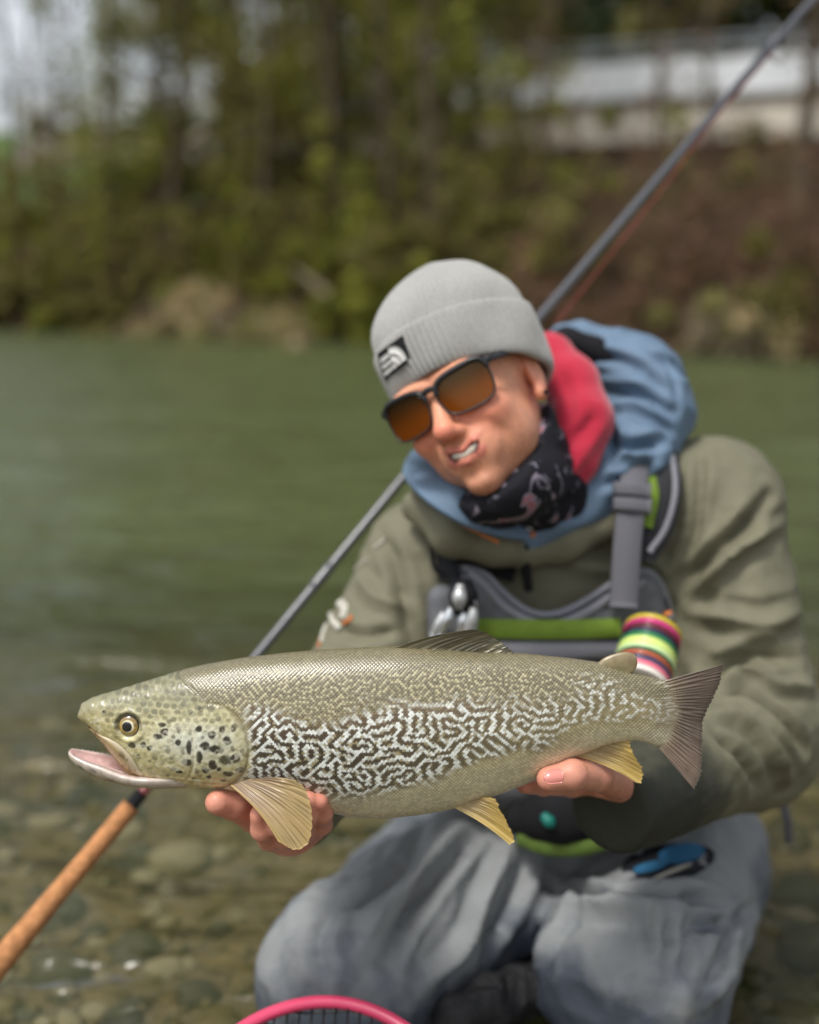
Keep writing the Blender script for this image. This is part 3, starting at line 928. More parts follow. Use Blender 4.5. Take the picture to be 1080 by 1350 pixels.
# row -> side-view height again (each scale takes one colour)
qy = PY + (qrow - row) * np.clip(np.abs(np.sin(tt))[None] + 0.15, 0, 1)
vf = (qy - U1) / (L1 - U1)                     # 0 back ... 1 belly
nz = fbm(np.stack([qx / 70, qy / 40, qx * 0 + 3], -1))
warpx, warpy = 4 * fbm(np.stack([qx / 38, qy / 30, qx * 0 + 9], -1), 2), 4 * fbm(np.stack([qx / 34, qy / 30, qx * 0 + 21], -1), 2)
M1, M2 = samp(_m1, qx + warpx, qy + warpy) + 0.16, samp(_m2, qx, qy)
rnd = np.modf(np.abs(np.sin(jx * 12.9898 + jr * 78.233) * 43758.5453))[0] * 2 - 1
c_back, c_back_l = srgb(112, 104, 76), srgb(206, 197, 158)
c_dark, c_pale = srgb(44, 33, 27), srgb(228, 232, 226)
c_side, c_belly = srgb(172, 160, 120), srgb(222, 212, 178)
c_belly_d = srgb(128, 116, 80)
def mix(a, b, f): return a * (1 - f[..., None]) + b * f[..., None]
base = mix(np.broadcast_to(c_back, PX.shape + (3,)), np.broadcast_to(c_side, PX.shape + (3,)), sm(0.12, 0.55, vf + 0.05 * nz))
base = mix(base, np.broadcast_to(c_belly, PX.shape + (3,)), sm(0.62, 0.92, vf + 0.06 * nz))
# fine pale net on the back
back_w = sm(0.02, 0.12, vf) * sm(0.46, 0.26, vf + 0.04 * nz) * sm(240, 330, qx) * sm(900, 700, qx)
base = mix(base, np.broadcast_to(c_back_l, base.shape), 0.50 * back_w * sm(0.05, 0.85, -M2 + 0.5 * rnd))
base = mix(base, np.broadcast_to(srgb(84, 72, 54), base.shape), 0.55 * back_w * sm(0.15, 0.8, M2 + 0.2 * rnd))
# bold marbling along the flank
b_top = np.interp(qx, [300, 380, 520, 700, 900], [0.26, 0.30, 0.26, 0.22, 0.22])
b_bot = np.interp(qx, [300, 400, 470, 560, 680, 760, 900], [0.97, 0.84, 0.74, 0.66, 0.60, 0.62, 0.66])
band = sm(-0.07, 0.07, vf - b_top + 0.10 * nz) * sm(0.09, -0.09, vf - b_bot + 0.14 * nz)
band *= sm(318, 345, qx)
dk = np.interp(qx, [330, 450, 560, 680, 760, 860], [1.0, 1.0, 0.90, 0.66, 0.40, 0.14])
pl = np.interp(qx, [330, 450, 600, 800, 890], [0.95, 1.0, 0.95, 0.78, 0.5])
f_dark = band * sm(-0.30, 0.20, M1 + 0.28 * rnd) * dk
f_pale = band * sm(0.10, 0.65, -M1 + 0.45 * rnd - np.interp(qx, [400, 700, 850], [0.0, 0.12, 0.28])) * pl
dkcol = mix(np.broadcast_to(c_dark, base.shape), np.broadcast_to(srgb(112, 88, 66), base.shape), sm(0.55, 0.26, vf) * 0.7 + 0 * vf)
base = mix(base, dkcol, f_dark * (0.92 + 0.08 * rnd))
base = mix(base, np.broadcast_to(c_pale, base.shape), f_pale)
base = mix(base, np.broadcast_to(srgb(150, 138, 128), base.shape), 0.35 * sm(820, 880, qx) * sm(0.2, 0.5, vf))
# scale rims and glints of guanine, as pigment
rim = sm(0.55, 1.0, sr) * (1 - HD)
bellyness = sm(0.55, 0.8, vf)
base = base * (1 - 0.36 * rim * (1 - 0.45 * band))[..., None]
base = mix(base, np.broadcast_to(srgb(222, 216, 184), base.shape), (0.55 * bellyness + 0.24) * (1 - band * 0.7) * sm(0.75, 0.15, sr) * (1 - HD))
base = base * (1 + 0.17 * rnd * (1 - HD))[..., None]
stk = fbm(np.stack([PX / 16, PY / 1.6, PX * 0 + 2], -1), 2)
base = mix(base, np.broadcast_to(srgb(140, 126, 108), base.shape), 0.85 * sm(870, 893, PX + 9 * stk))
base = mix(base, np.broadcast_to(srgb(206, 202, 184), base.shape), 0.6 * sm(0.25, 0.6, stk) * sm(850, 880, PX))
# head pigment
hy = (PY - 885) / 150.0
nh = fbm(np.stack([PX / 26, PY / 26, PX * 0 + 4], -1))
head = mix(np.broadcast_to(srgb(138, 136, 106), base.shape), np.broadcast_to(srgb(198, 188, 136), base.shape), sm(905, 950, PY + 0.12 * (PX - 180) + 8 * nh))
head = mix(head, np.broadcast_to(srgb(226, 232, 220), base.shape), 0.9 * np.exp(-(((PX - 268) / 58) ** 2 + ((PY - 960) / 26) ** 2)) * (0.85 + 0.3 * nh))
head = mix(head, np.broadcast_to(srgb(206, 192, 140), base.shape), sm(985, 1020, PY + 6 * nh) * 0.7)
head = mix(head, np.broadcast_to(srgb(150, 140, 96), base.shape), 0.5 * sm(0.2, 0.9, nh))
# rows of soft oval spots on the crown
sj = np.round((PY - 880) / 7.6)
sk = np.round(PX / 10.5 - 0.5 * (sj % 2)) + 0.5 * (sj % 2)
h1 = np.modf(np.abs(np.sin(sk * 21.7 + sj * 9.13) * 9431.7))[0]
h2 = np.modf(np.abs(np.sin(sk * 5.31 + sj * 33.9) * 1571.3))[0]
od = np.hypot((PX - (sk + 0.25 * (h1 - .5)) * 10.5) / (3.6 + 1.2 * h1), (PY - 880 - (sj + 0.25 * (h2 - .5)) * 7.6) / (2.6 + 0.9 * h2))
crown = sm(962, 935, PY + 0.05 * (PX - 200)) * sm(118, 160, PX) * sm(34, 24, np.abs(eye_r - 0) * 0 + 20)
head = mix(head, np.broadcast_to(srgb(88, 88, 66), base.shape), 0.78 * crown * sm(1.25, 0.7, od) * (0.45 + 0.55 * h1))
SPOTS = [(p_[0], p_[1], p_[2] * 1.0, p_[3] * 1.0) for p_ in [(225, 950, 5.0, 4.6), (217, 957, 5.2, 3.6), (243, 961, 3.4, 3.8), (258, 968, 3.4, 8.5), (254, 988, 6.0, 4.6), (245, 946, 3.2, 4.6), (230, 972, 3.2, 5.5), (271, 980, 4.0, 8.2),
         (279, 965, 7.0, 4.6), (291, 969, 6.5, 5.0), (307, 957, 5.0, 5.6), (288, 950, 4.6, 4.6), (305, 984, 8.0, 6.5), (318, 981, 6.5, 6.0), (323, 997, 5.8, 4.6), (308, 1003, 6.0, 3.6),
         (288, 990, 5.0, 6.2), (278, 998, 4.4, 3.8), (266, 1000, 2.6, 3.8), (301, 943, 3.6, 4.2), (286, 918, 5.0, 5.6), (316, 941, 4.0, 6.0), (182, 970, 4.2, 3.4), (197, 968, 4.6, 3.8),
         (206, 972, 4.0, 3.0), (212, 985, 3.2, 2.6), (222, 992, 3.0, 2.6), (236, 998, 3.0, 3.0), (243, 1003, 4.5, 2.6), (190, 985, 3.0, 3.0), (270, 944, 4.5, 3.2), (258, 924, 4.0, 3.0),
         (250, 916, 3.8, 2.8), (272, 920, 3.6, 3.6), (296, 930, 3.4, 3.2), (231, 936, 3.6, 2.6), (222, 941, 4.2, 2.4), (262, 958, 2.2, 2.6), (205, 990, 2.4, 2.0), (228, 1010, 2.6, 1.8),
         (143, 930, 3.0, 2.2), (134, 946, 2.4, 1.8), (237, 955, 2.6, 2.2), (250, 975, 2.4, 3.0), (300, 972, 2.6, 3.2), (296, 996, 3.4, 2.8), (314, 968, 2.6, 3.6), (282, 1008, 3.4, 2.4), (300, 1014, 3.4, 2.2), (262, 1012, 3.0, 2.2), (276, 953, 2.6, 2.4), (268, 966, 2.0, 2.6), (326, 972, 2.8, 5.0), (330, 1010, 3.8, 3.0), (234, 983, 2.2, 2.4)]]
wsx, wsy = 1.3 * fbm(np.stack([PX / 7, PY / 7, PX * 0 + 1], -1), 2), 1.3 * fbm(np.stack([PX / 7, PY / 7, PX * 0 + 31], -1), 2)
for k, (a, b, ra, rb) in enumerate(SPOTS):
    q = np.hypot((PX + wsx - a) / ra, (PY + wsy - b) / rb)
    w = 0.94 if b > 938 and ra > 3.3 else 0.55
    halo = sm(1.9, 1.2, q) * sm(0.9, 1.2, q) * (0.16 if w > .9 else 0.05)
    head = mix(head, np.broadcast_to(srgb(222, 230, 216), base.shape), halo)
    head = mix(head, np.broadcast_to(srgb(34, 30, 26), base.shape), w * sm(1.35, 0.80, q) * (0.82 + 0.18 * np.clip(1 + 1.2 * nh, 0, 1)))
mot = fbm(np.stack([PX / 5.5, PY / 5.0, PX * 0 + 8], -1), 3)
head = mix(head, np.broadcast_to(srgb(112, 104, 70), base.shape), 0.42 * sm(0.32, 0.8, mot))
head = mix(head, np.broadcast_to(srgb(232, 230, 208), base.shape), 0.45 * sm(0.30, 0.8, -mot) * sm(915, 950, PY))
lipd = (PY - fprof(FLs, PX)) + 9
head = mix(head, np.broadcast_to(srgb(196, 170, 120), base.shape), 0.6 * sm(0, 6, lipd) * sm(190, 150, PX))
head = mix(head, np.broadcast_to(srgb(120, 116, 92), base.shape), 0.55 * sm(140, 112, PX) * sm(945, 930, PY))
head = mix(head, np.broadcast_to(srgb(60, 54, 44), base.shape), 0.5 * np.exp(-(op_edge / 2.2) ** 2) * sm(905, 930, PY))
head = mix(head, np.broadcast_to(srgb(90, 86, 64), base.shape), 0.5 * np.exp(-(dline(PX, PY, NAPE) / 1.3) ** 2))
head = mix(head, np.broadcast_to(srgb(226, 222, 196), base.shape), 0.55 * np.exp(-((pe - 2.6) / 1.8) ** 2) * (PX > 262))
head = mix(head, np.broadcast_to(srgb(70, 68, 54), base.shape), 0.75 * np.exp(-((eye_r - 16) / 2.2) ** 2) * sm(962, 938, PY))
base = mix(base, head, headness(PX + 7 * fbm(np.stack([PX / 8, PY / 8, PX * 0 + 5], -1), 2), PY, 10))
flesh = np.broadcast_to(srgb(216, 178, 166), base.shape)
base = np.clip(base, 0.004, 0.9)

M_FISH = mat('trout skin', attr=True, rough=0.36, spec=0.5, coat=0.5, coat_rough=0.18, bump=0.06, bscale=900, bdist=0.0006)
fish = thing('trout', 'large marbled trout with open mouth held out level in both hands', 'fish', at(500, 1060, YF))
fb = Vb.reshape(-1, 3)
Fq = grid_faces(NX, NT, close_m=True)[:, ::-1]
caps = [list(range(NT)), [(NX - 1) * NT + k for k in range(NT)][::-1]]
vc = base.reshape(-1, 3)
# closed ends: a centre vertex each
c0, c1 = fb[:NT].mean(0), fb[-NT:].mean(0)
fb2 = np.vstack([fb, c0, c1])
tri0 = np.array([[k, (k + 1) % NT, NX * NT, NX * NT] for k in range(NT)])
vcol = np.vstack([vc, vc[:NT].mean(0), vc[-NT:].mean(0)])
quads = Fq
body = mk('body', fb2, np.vstack([quads]), M_FISH, fish, col=vcol)

# ---- lower jaw: a trough with a pale lip, pink floor and tongue
jx_ = np.linspace(90.5, 262, 120)
j_rim = np.interp(jx_, [90.5, 93, 100, 118, 140, 165, 185, 262], [992, 990, 993, 998.5, 1004, 1012, 1016, 1018])
j_bot = np.interp(jx_, [90.5, 93, 97, 104, 122, 141, 172, 210, 246, 262], [993.5, 999, 1003.5, 1009, 1019.5, 1026, 1032.5, 1036, 1036, 1031])
j_w = np.interp(jx_, [90.5, 92, 96, 104, 118, 140, 170, 200, 262], [1.2, 4.5, 8, 11.5, 15, 18.5, 22.0, 23.0, 17]) * 0.001
th = np.linspace(0, np.pi, 41)
JV, JC = [], []
inn = np.linspace(0, np.pi, 31)
for x, r, b, w in zip(jx_, j_rim, j_bot, j_w):
    ct = at_arr(x, r, YF)
    dn = (at_arr(x, b, YF) - ct)
    lip = min(1.0, (x - 90.5) / 8 + 0.15)
    ring, rc = [], []
    for a in th:                                # outside, near rim -> far rim
        y = -w * np.cos(a)
        s = np.sin(a) ** 0.8
        ring.append(ct + np.array([0, y, 0]) + dn * s)
        f = s
        spk = max(0.0, float(vnoise(np.array([x / 4.0, a * 4, 2.0]))))
        c = srgb(206, 196, 186) * (1 - f) + srgb(168, 150, 112) * f
        if 0.15 < f < 0.8: c = c * (1 - 0.85 * spk * sm(90, 110, x) * sm(190, 150, x))
        if f > 0.9: c = srgb(216, 214, 204)
        rc.append(c)
    wi, di = w * 0.72, 0.62
    for a in inn[::-1]:                         # inside, far rim -> near rim
        y = -wi * np.cos(a)
        s = np.sin(a) ** 0.7 * di * lip
        tong = 0.30 * math.exp(-((a - np.pi / 2) / 0.5) ** 2) * sm(112, 128, x)
        up = np.array([0, 0, 0.0010]) * (1 if a < 0.25 or a > np.pi - 0.25 else 0)
        ring.append(ct + np.array([0, y, 0]) + dn * (s - tong) + up)
        c = srgb(232, 206, 198) * (1 - s) + srgb(214, 160, 156) * s
        if tong > 0.12: c = srgb(236, 206, 200)
        rc.append(c)
    JV.append(ring); JC.append(rc)
JV, JC = np.array(JV), np.array(JC)
nj = JV.shape[1]
jf = grid_faces(len(jx_), nj, close_m=True).tolist()
jf.append(list(range(nj)))
JC = JC * (0.92 + 0.14 * vnoise(np.stack([JV[..., 0] * 260, JV[..., 1] * 260, JV[..., 2] * 260], -1)))[..., None]
M_JAW = mat('trout mouth', attr=True, rough=0.33, spec=0.5, coat=0.4, coat_rough=0.15, bump=0.12, bscale=500, bdist=0.0008, sss=0.15)
jaw = mk('lower_jaw', JV.reshape(-1, 3), jf, M_JAW, fish, col=JC.reshape(-1, 3))
# tiny teeth on the near and far rim
for k, x in enumerate(np.arange(99, 160, 6.2)):
    i = int(np.argmin(abs(jx_ - x)))
    for sd in (0, len(th) - 1):
        p = JV[i, sd] + np.array([0, 0.0012 if sd == 0 else -0.0012, 0.0003])
        V, Fc = tube([p, p + np.array([0.0004, 0, 0.0011])], [0.0004, 0.0001], seg=6)
        if k == 0 and sd == 0: M_TOOTH = mat('tooth', srgb(225, 215, 195), 0.3)
        mk('tooth', V, Fc, M_TOOTH, jaw)

# ---- maxilla: the long plate of the upper jaw, on both sides
def plate(upper, lower, name, mtl, colf, lift=0.0012, dome=0.0022, n=60, m=18):
    Uc, Lc = catmull(upper, n), catmull(lower, n)
    for side in (-1, 1):
        s = np.linspace(0, 1, m)[None, :, None]
        Q = Uc[:, None] * (1 - s) + Lc[:, None] * s
        dm = (np.sin(np.linspace(0, np.pi, m))[None] ** 0.6) * (np.sin(np.linspace(0.02, np.pi - 0.02, n))[:, None] ** 0.4)
        wloc = f_depth(Q[..., 0], np.minimum(Q[..., 1], fprof(FLs, Q[..., 0]) - 4))
        P = at_arr(Q[..., 0], Q[..., 1], YF)
        top = P.copy(); top[..., 1] += side * (wloc + lift * 0.4 + dome * dm)
        bot = P.copy(); bot[..., 1] += side * (wloc - 0.004)
        V = np.vstack([top.reshape(-1, 3), bot.reshape(-1, 3)])
        g = grid_faces(n, m)
        if side == 1: g = g[:, ::-1]
        Fc = np.vstack([g, g[:, ::-1] + n * m])
        per = [i * m for i in range(n)] + [(n - 1) * m + j for j in range(1, m)] + [i * m + m - 1 for i in range(n - 2, -1, -1)] + [j for j in range(m - 2, 0, -1)]
        rimf = [[per[k], per[(k + 1) % len(per)], per[(k + 1) % len(per)] + n * m, per[k] + n * m] for k in range(len(per))]
        if side == 1: rimf = [f[::-1] for f in rimf]
        Fc = np.vstack([Fc, np.array(rimf)])
        c = colf(Q[..., 0], Q[..., 1], np.linspace(0, 1, m)[None] + 0 * Q[..., 0])
        mk(name, V, Fc, mtl, fish, col=np.vstack([c.reshape(-1, 3)] * 2))
def max_col(px, py, s):
    n1 = fbm(np.stack([px / 5, py / 5, px * 0], -1))
    c = mix(np.broadcast_to(srgb(186, 160, 110), px.shape + (3,)), np.broadcast_to(srgb(214, 200, 170), px.shape + (3,)), sm(0.5, 0.1, s))
    c = mix(c, np.broadcast_to(srgb(96, 80, 54), px.shape + (3,)), 0.7 * sm(0.25, 0.6, n1) * sm(0.1, 0.3, s))
    c = mix(c, np.broadcast_to(srgb(150, 116, 66), px.shape + (3,)), 0.5 * sm(0.8, 1.0, s))
    return c
plate([(132, 962), (145, 963), (162, 968.5), (178, 982), (188, 1000), (194, 1014), (190, 1022)],
      [(118, 953), (130, 966), (143, 981), (157, 999), (169, 1012), (180, 1021), (190, 1022)], 'upper_jaw_plate', M_FISH, max_col)

# ---- eyes
def dome(cp, nrm, r, hgt, n=24, m=48, colf=None, name='eye', mtl=None, parent=None, back=0.4):
    nrm = np.asarray(nrm, float) / np.linalg.norm(nrm)
    a = np.array([0, 0, 1.0]); x = np.cross(a, nrm); x /= np.linalg.norm(x); y = np.cross(nrm, x)
    ph = np.linspace(0, 1, n)
    ang = np.linspace(0, 2 * np.pi, m, endpoint=False)
    V, C = [], []
    for p in ph:
        rr = r * math.sin(p * np.pi / 2); hh = hgt * math.cos(p * np.pi / 2)
        for q in ang:
            V.append(cp + rr * (math.cos(q) * x + math.sin(q) * y) + hh * nrm)
            if colf: C.append(colf(math.sin(p * np.pi / 2), q))
    Fc = grid_faces(n, m, close_m=True).tolist()
    return mk(name, np.array(V), Fc, mtl, parent, col=np.array(C) if colf else None)
M_EYE = mat('fish eye', attr=True, rough=0.12, spec=0.6, coat=1.0, coat_rough=0.02)
M_PUP = mat('fish pupil', (0.004, 0.004, 0.004), 0.06, 0.6, coat=1.0, coat_rough=0.02)
def eye_col(r, q):
    top = max(0, math.sin(q))
    g = srgb(206, 188, 132)
    if r > 0.60: g = srgb(176, 146, 78) * (1 - 0.55 * top) + srgb(70, 58, 40) * 0.55 * top
    if r > 0.88: g = srgb(60, 54, 42)
    if r < 0.57: g = srgb(232, 224, 196)
    if -0.35 < q % (2 * np.pi) < 0.5 and r > 0.55: g = g * 0.6
    return g
for side in (-1, 1):
    cp = f_pt(177, 946.5, side, -0.0034)
    e = dome(cp, (-0.10, side, 0.10), 0.0100, 0.0050, colf=eye_col, name='eye', mtl=M_EYE, parent=fish)
    cpp = cp + np.array([-0.0008 - 0.10 * 0.0046, side * 0.0046, 0.0003])
    dome(cpp, (-0.10, side, 0.10), 0.0047, 0.0007, name='pupil', mtl=M_PUP, parent=e)
    # nostril
    V, Fc = tube([f_pt(143, 930.5, side, -0.001), f_pt(143, 930.5, side, 0.0003)], [0.0014, 0.0010], seg=10)
    mk('nostril', V, Fc, M_PUP, fish)

# ---- fins
def fin_mat(name, t=0.35):
    m = mat(name, attr=True, rough=0.38, spec=0.5, coat=0.3, coat_rough=0.15)
    N, L = m.node_tree.nodes, m.node_tree.links
    out = N['Material Output']; b = N['Principled BSDF']
    tr = N.new('ShaderNodeBsdfTranslucent'); mx = N.new('ShaderNodeMixShader'); mx.inputs[0].default_value = t
    at_ = [n for n in N if n.type == 'ATTRIBUTE'][0]
    L.new(at_.outputs['Color'], tr.inputs['Color'])
    L.new(b.outputs[0], mx.inputs[1]); L.new(tr.outputs[0], mx.inputs[2]); L.new(mx.outputs[0], out.inputs['Surface'])
    return m
M_FIN = fin_mat('fin membrane')
def fin(name, base, tip, rays, y0, y1, colf, bulge=0.0, curl=0.0, nl=48, ridge=0.0005, ragged=1.6, fork=True, parent=fish, bend=0.0, seed=0, thick=0.0009):
    """base and tip are photo polylines (same sense); y0/y1 = depth of base and tip rows (scalar or per ray end)"""
    n = rays * 6 + 1
    B, T = catmull(base, n), catmull(tip, n)
    s = np.linspace(0, 1, n)
    rs = np.random.RandomState(seed)
    saw = rs.randn(rays + 1)
    T = T + (T - B) / np.linalg.norm(T - B, axis=1)[:, None] * (np.interp(s * rays, np.arange(rays + 1), saw) * ragged * 0.5 + ragged * np.cos(s * rays * 2 * np.pi) * 0.5)[:, None]
    l = np.linspace(0, 1, nl)
    P = B[:, None] * (1 - l[None, :, None]) + T[:, None] * l[None, :, None]
    nrm = np.stack([-(T - B)[:, 1], (T - B)[:, 0]], 1)
    P += (nrm[:, None] * (bend * np.sin(l * np.pi))[None, :, None])
    Y0 = np.interp(s, np.linspace(0, 1, len(np.atleast_1d(y0))), np.atleast_1d(y0))
    Y1 = np.interp(s, np.linspace(0, 1, len(np.atleast_1d(y1))), np.atleast_1d(y1))
    D = Y0[:, None] * (1 - l)[None] + Y1[:, None] * l[None] - bulge * np.sin(l * np.pi)[None] - curl * (l ** 2)[None] * np.sin(s * np.pi)[:, None]
    ph = (s * rays + 0.32 * np.sin(s * 17 + seed) + 0.2 * np.sin(s * 41 + 2 * seed)) * 2 * np.pi
    split = np.cos(ph)[:, None] * (1 - sm(0.45, 0.8, l))[None] + np.cos(2 * ph)[:, None] * (sm(0.45, 0.8, l))[None] if fork else np.cos(ph)[:, None] + 0 * l[None]
    jig = 0.5 * fbm(np.stack([s[:, None] * 9 + 0 * l[None], l[None] * 5 + 0 * s[:, None], 0 * D + seed], -1))
    A = at_arr(P[..., 0], P[..., 1], D)
    rd = ridge * (split * 0.8 + jig)
    th = thick * (1 - 0.75 * l)[None] + 0 * D
    f_ = A.copy(); f_[..., 1] = D - rd - th / 2
    b_ = A.copy(); b_[..., 1] = D - rd * 0.6 + th / 2
    C = colf(s[:, None] + 0 * l[None], l[None] + 0 * s[:, None], split, jig)
    g = grid_faces(n, nl)
    V = np.vstack([f_.reshape(-1, 3), b_.reshape(-1, 3)])
    k = n * nl
    per = [i * nl for i in range(n)] + [(n - 1) * nl + j for j in range(1, nl)] + [i * nl + nl - 1 for i in range(n - 2, -1, -1)] + [j for j in range(nl - 2, 0, -1)]
    rimf = np.array([[per[q], per[(q + 1) % len(per)], per[(q + 1) % len(per)] + k, per[q] + k] for q in range(len(per))])
    return mk(name, V, np.vstack([g, g[:, ::-1] + k, rimf]), M_FIN, parent, col=np.vstack([C.reshape(-1, 3)] * 2))
def lerp3(a, b, f): return mix(np.broadcast_to(a, f.shape + (3,)), np.broadcast_to(b, f.shape + (3,)), f)
def col_pect(s, l, sp, j):
    c = lerp3(srgb(168, 142, 116), srgb(196, 170, 116), sm(0.2, 0.8, l))
    c = mix(c, np.broadcast_to(srgb(214, 196, 150), c.shape), 0.6 * sm(0.1, 1, -sp))
    c = mix(c, np.broadcast_to(srgb(96, 72, 44), c.shape), 0.5 * sm(0.2, 1, sp) * (0.5 + 0.5 * sm(0.5, 0.9, l)))
    c = mix(c, np.broadcast_to(srgb(80, 58, 38), c.shape), 0.7 * sm(0.35, 0.8, j + 0.3 * np.sin(l * 6) - 0.35 * np.abs(s - 0.5)) * sm(0.55, 0.75, l) * sm(1.0, 0.86, l))
    return mix(c, np.broadcast_to(srgb(208, 182, 120), c.shape), 0.6 * sm(0.10, 0.02, s) + 0.5 * sm(0.9, 1, l))
def col_yel(s, l, sp, j):
    c = lerp3(srgb(188, 166, 118), srgb(214, 184, 96), sm(0.2, 0.9, l))
    c = mix(c, np.broadcast_to(srgb(226, 206, 150), c.shape), 0.5 * sm(0, 1, -sp))
    c = mix(c, np.broadcast_to(srgb(136, 104, 56), c.shape), 0.5 * sm(0.1, 1, sp) * sm(0.1, 0.4, s))
    c = mix(c, np.broadcast_to(srgb(110, 84, 48), c.shape), 0.5 * sm(0.2, 0.7, j) * sm(0.5, 0.8, s))
    return mix(c, np.broadcast_to(srgb(232, 206, 130), c.shape), 0.7 * sm(0.14, 0.03, s))
def col_tail(s, l, sp, j):
    c = lerp3(srgb(150, 136, 112), srgb(128, 114, 104), sm(0, 0.5, l))
    c = mix(c, np.broadcast_to(srgb(166, 142, 128), c.shape), 0.6 * sm(0.55, 0.9, s) + 0.2 * sm(0.25, 0.0, s))
    c = mix(c, np.broadcast_to(srgb(172, 154, 134), c.shape), 0.35 * sm(0, 1, -sp))
    c = mix(c, np.broadcast_to(srgb(84, 74, 64), c.shape), 0.40 * sm(0, 1, sp) * sm(0.1, 0.4, l))
    c = mix(c, np.broadcast_to(srgb(92, 84, 74), c.shape), 0.55 * sm(0.86, 0.98, l))
    return mix(c, np.broadcast_to(srgb(190, 178, 150), c.shape), 0.6 * sm(0.16, 0.0, l))
def col_dors(s, l, sp, j):
    c = lerp3(srgb(150, 142, 112), srgb(128, 122, 98), l)
    c = mix(c, np.broadcast_to(srgb(196, 190, 162), c.shape), 0.65 * sm(0, 1, -sp))
    c = mix(c, np.broadcast_to(srgb(62, 58, 46), c.shape), 0.75 * sm(-0.1, 0.8, sp + 0.5 * j) * sm(0.02, 0.2, l))
    return c
# pectoral fin, fanned towards the viewer
fin('pectoral_fin', [(304, 1035), (314, 1031), (326, 1028), (340, 1026.5)], [(366, 1108), (382, 1118), (396, 1120), (406, 1112), (411, 1094), (411, 1068), (403, 1040), (388, 1028.5)], 12,
    [YF - 0.036, YF - 0.040], [YF - 0.074, YF - 0.066, YF - 0.052], col_pect, bulge=0.006, ridge=0.0007, bend=-0.05, seed=3, nl=60)
fin('pectoral_fin', [(304, 1035), (314, 1031), (326, 1028), (340, 1026.5)], [(350, 1090), (365, 1092), (385, 1085), (396, 1070), (400, 1055), (395, 1040), (388, 1030)], 12,
    [YF + 0.034, YF + 0.036], [YF + 0.060, YF + 0.052, YF + 0.044], col_pect, bulge=-0.004, seed=4)
for sd, dd in ((-1, 0), (1, 9)):
    fin('pelvic_fin', [(594, 1062), (605, 1057), (618, 1053), (630, 1050)],
        [(672 - dd, 1114 - dd), (677.5 - dd, 1108 - dd), (674 - dd, 1094 - dd), (667 - dd, 1081 - dd), (659 - dd, 1067 - dd), (653 - dd, 1053)], 9,
        [YF + sd * 0.012, YF + sd * 0.016], [YF + sd * 0.034, YF + sd * 0.026], col_yel, bulge=sd * -0.003, seed=6, bend=-0.04, ridge=0.0006)
fin('anal_fin', [(757, 996), (775, 988), (793, 981.5), (812, 977)], [(838, 1031.5), (845, 1031), (849, 1021), (845, 1011), (838, 1001), (833, 990), (830, 977)], 11,
    [YF - 0.002, YF - 0.002], [YF - 0.012, YF - 0.006], col_yel, seed=8, bend=-0.045, ridge=0.0006)
fin('tail_fin', [(877, 898), (884, 915), (886, 935), (885, 955), (880, 972), (868, 985)],
    [(954, 876), (949, 900), (940, 921), (928, 944), (925, 962), (925, 992), (923, 1020), (915, 1040)], 26,
    [YF - 0.0015] * 2, [YF - 0.004, YF + 0.004, YF - 0.004], col_tail, seed=9, ridge=0.0005, bend=0.0, nl=70, thick=0.003, ragged=1.4)
fin('dorsal_fin', [(522, 853.5), (560, 857), (600, 861), (640, 863), (675, 864)], [(621, 829.5), (634, 831.5), (648, 838.5), (662, 848), (678, 861)], 12,
    [YF] * 2, [YF - 0.010, YF + 0.002, YF], col_dors, seed=10, ridge=0.0008, ragged=0.9, bend=-0.03)
# adipose fin: a small fleshy lobe
ad_o = catmull([(786, 876), (797, 867), (812, 861.5), (826, 859.5), (837, 863), (840.5, 873), (837, 883), (826, 886)], 40)
ad_b = catmull([(786, 879), (800, 884), (815, 889), (826, 892)], 40)
ss = np.linspace(0, 1, 14)
AP = ad_b[:, None] * (1 - ss[None, :, None]) + ad_o[:, None] * ss[None, :, None]
aw = 0.0042 * np.sqrt(np.clip(1 - ss ** 2, 0, 1))[None] * np.ones((40, 1)) + 0.0002
A0 = at_arr(AP[..., 0], AP[..., 1], YF)
AV = []
for sd in (-1, 1):
    q = A0.copy(); q[..., 1] += sd * aw; AV.append(q.reshape(-1, 3))
ac = lerp3(srgb(126, 120, 88), srgb(140, 124, 92), np.broadcast_to(ss[None], (40, 14)))
ac = ac * (1 + 0.2 * fbm(np.stack([AP[..., 0] / 5, AP[..., 1] / 5, AP[..., 0] * 0], -1)))[..., None]
g = grid_faces(40, 14)
mk('adipose_fin', np.vstack(AV), np.vstack([g, g[:, ::-1] + 560]), M_FISH, fish, col=np.vstack([ac.reshape(-1, 3)] * 2))
# =================================================================== the angler
HT = np.array([0.0708, 1.43, 0.80])           # head: origin between the ears at eye height
HM = np.array([[0.79847844, 0.43090037, -0.42042484], [-0.37896585, 0.90238845, 0.20513405], [0.46777886, -0.00446846, 0.88383425]])
def hw(p): return HT + np.asarray(p, float) @ HM.T          # head-local (his left, back, up) -> world
def hl(p): return (p - HT.astype(np.float32)) @ HM.astype(np.float32)

NB = at(742, 715, 1.57)
S_R, E_R, W_R = at(938, 672, 1.58), at(985, 962, 1.47), at(846, 1042, 1.225)
S_L, E_L, W_L = at(565, 742, 1.55), at(462, 955, 1.44), at(388, 1058, 1.185)
C1, C2, C3 = at(748, 830, 1.60), at(785, 1000, 1.60), at(800, 1120, 1.62)

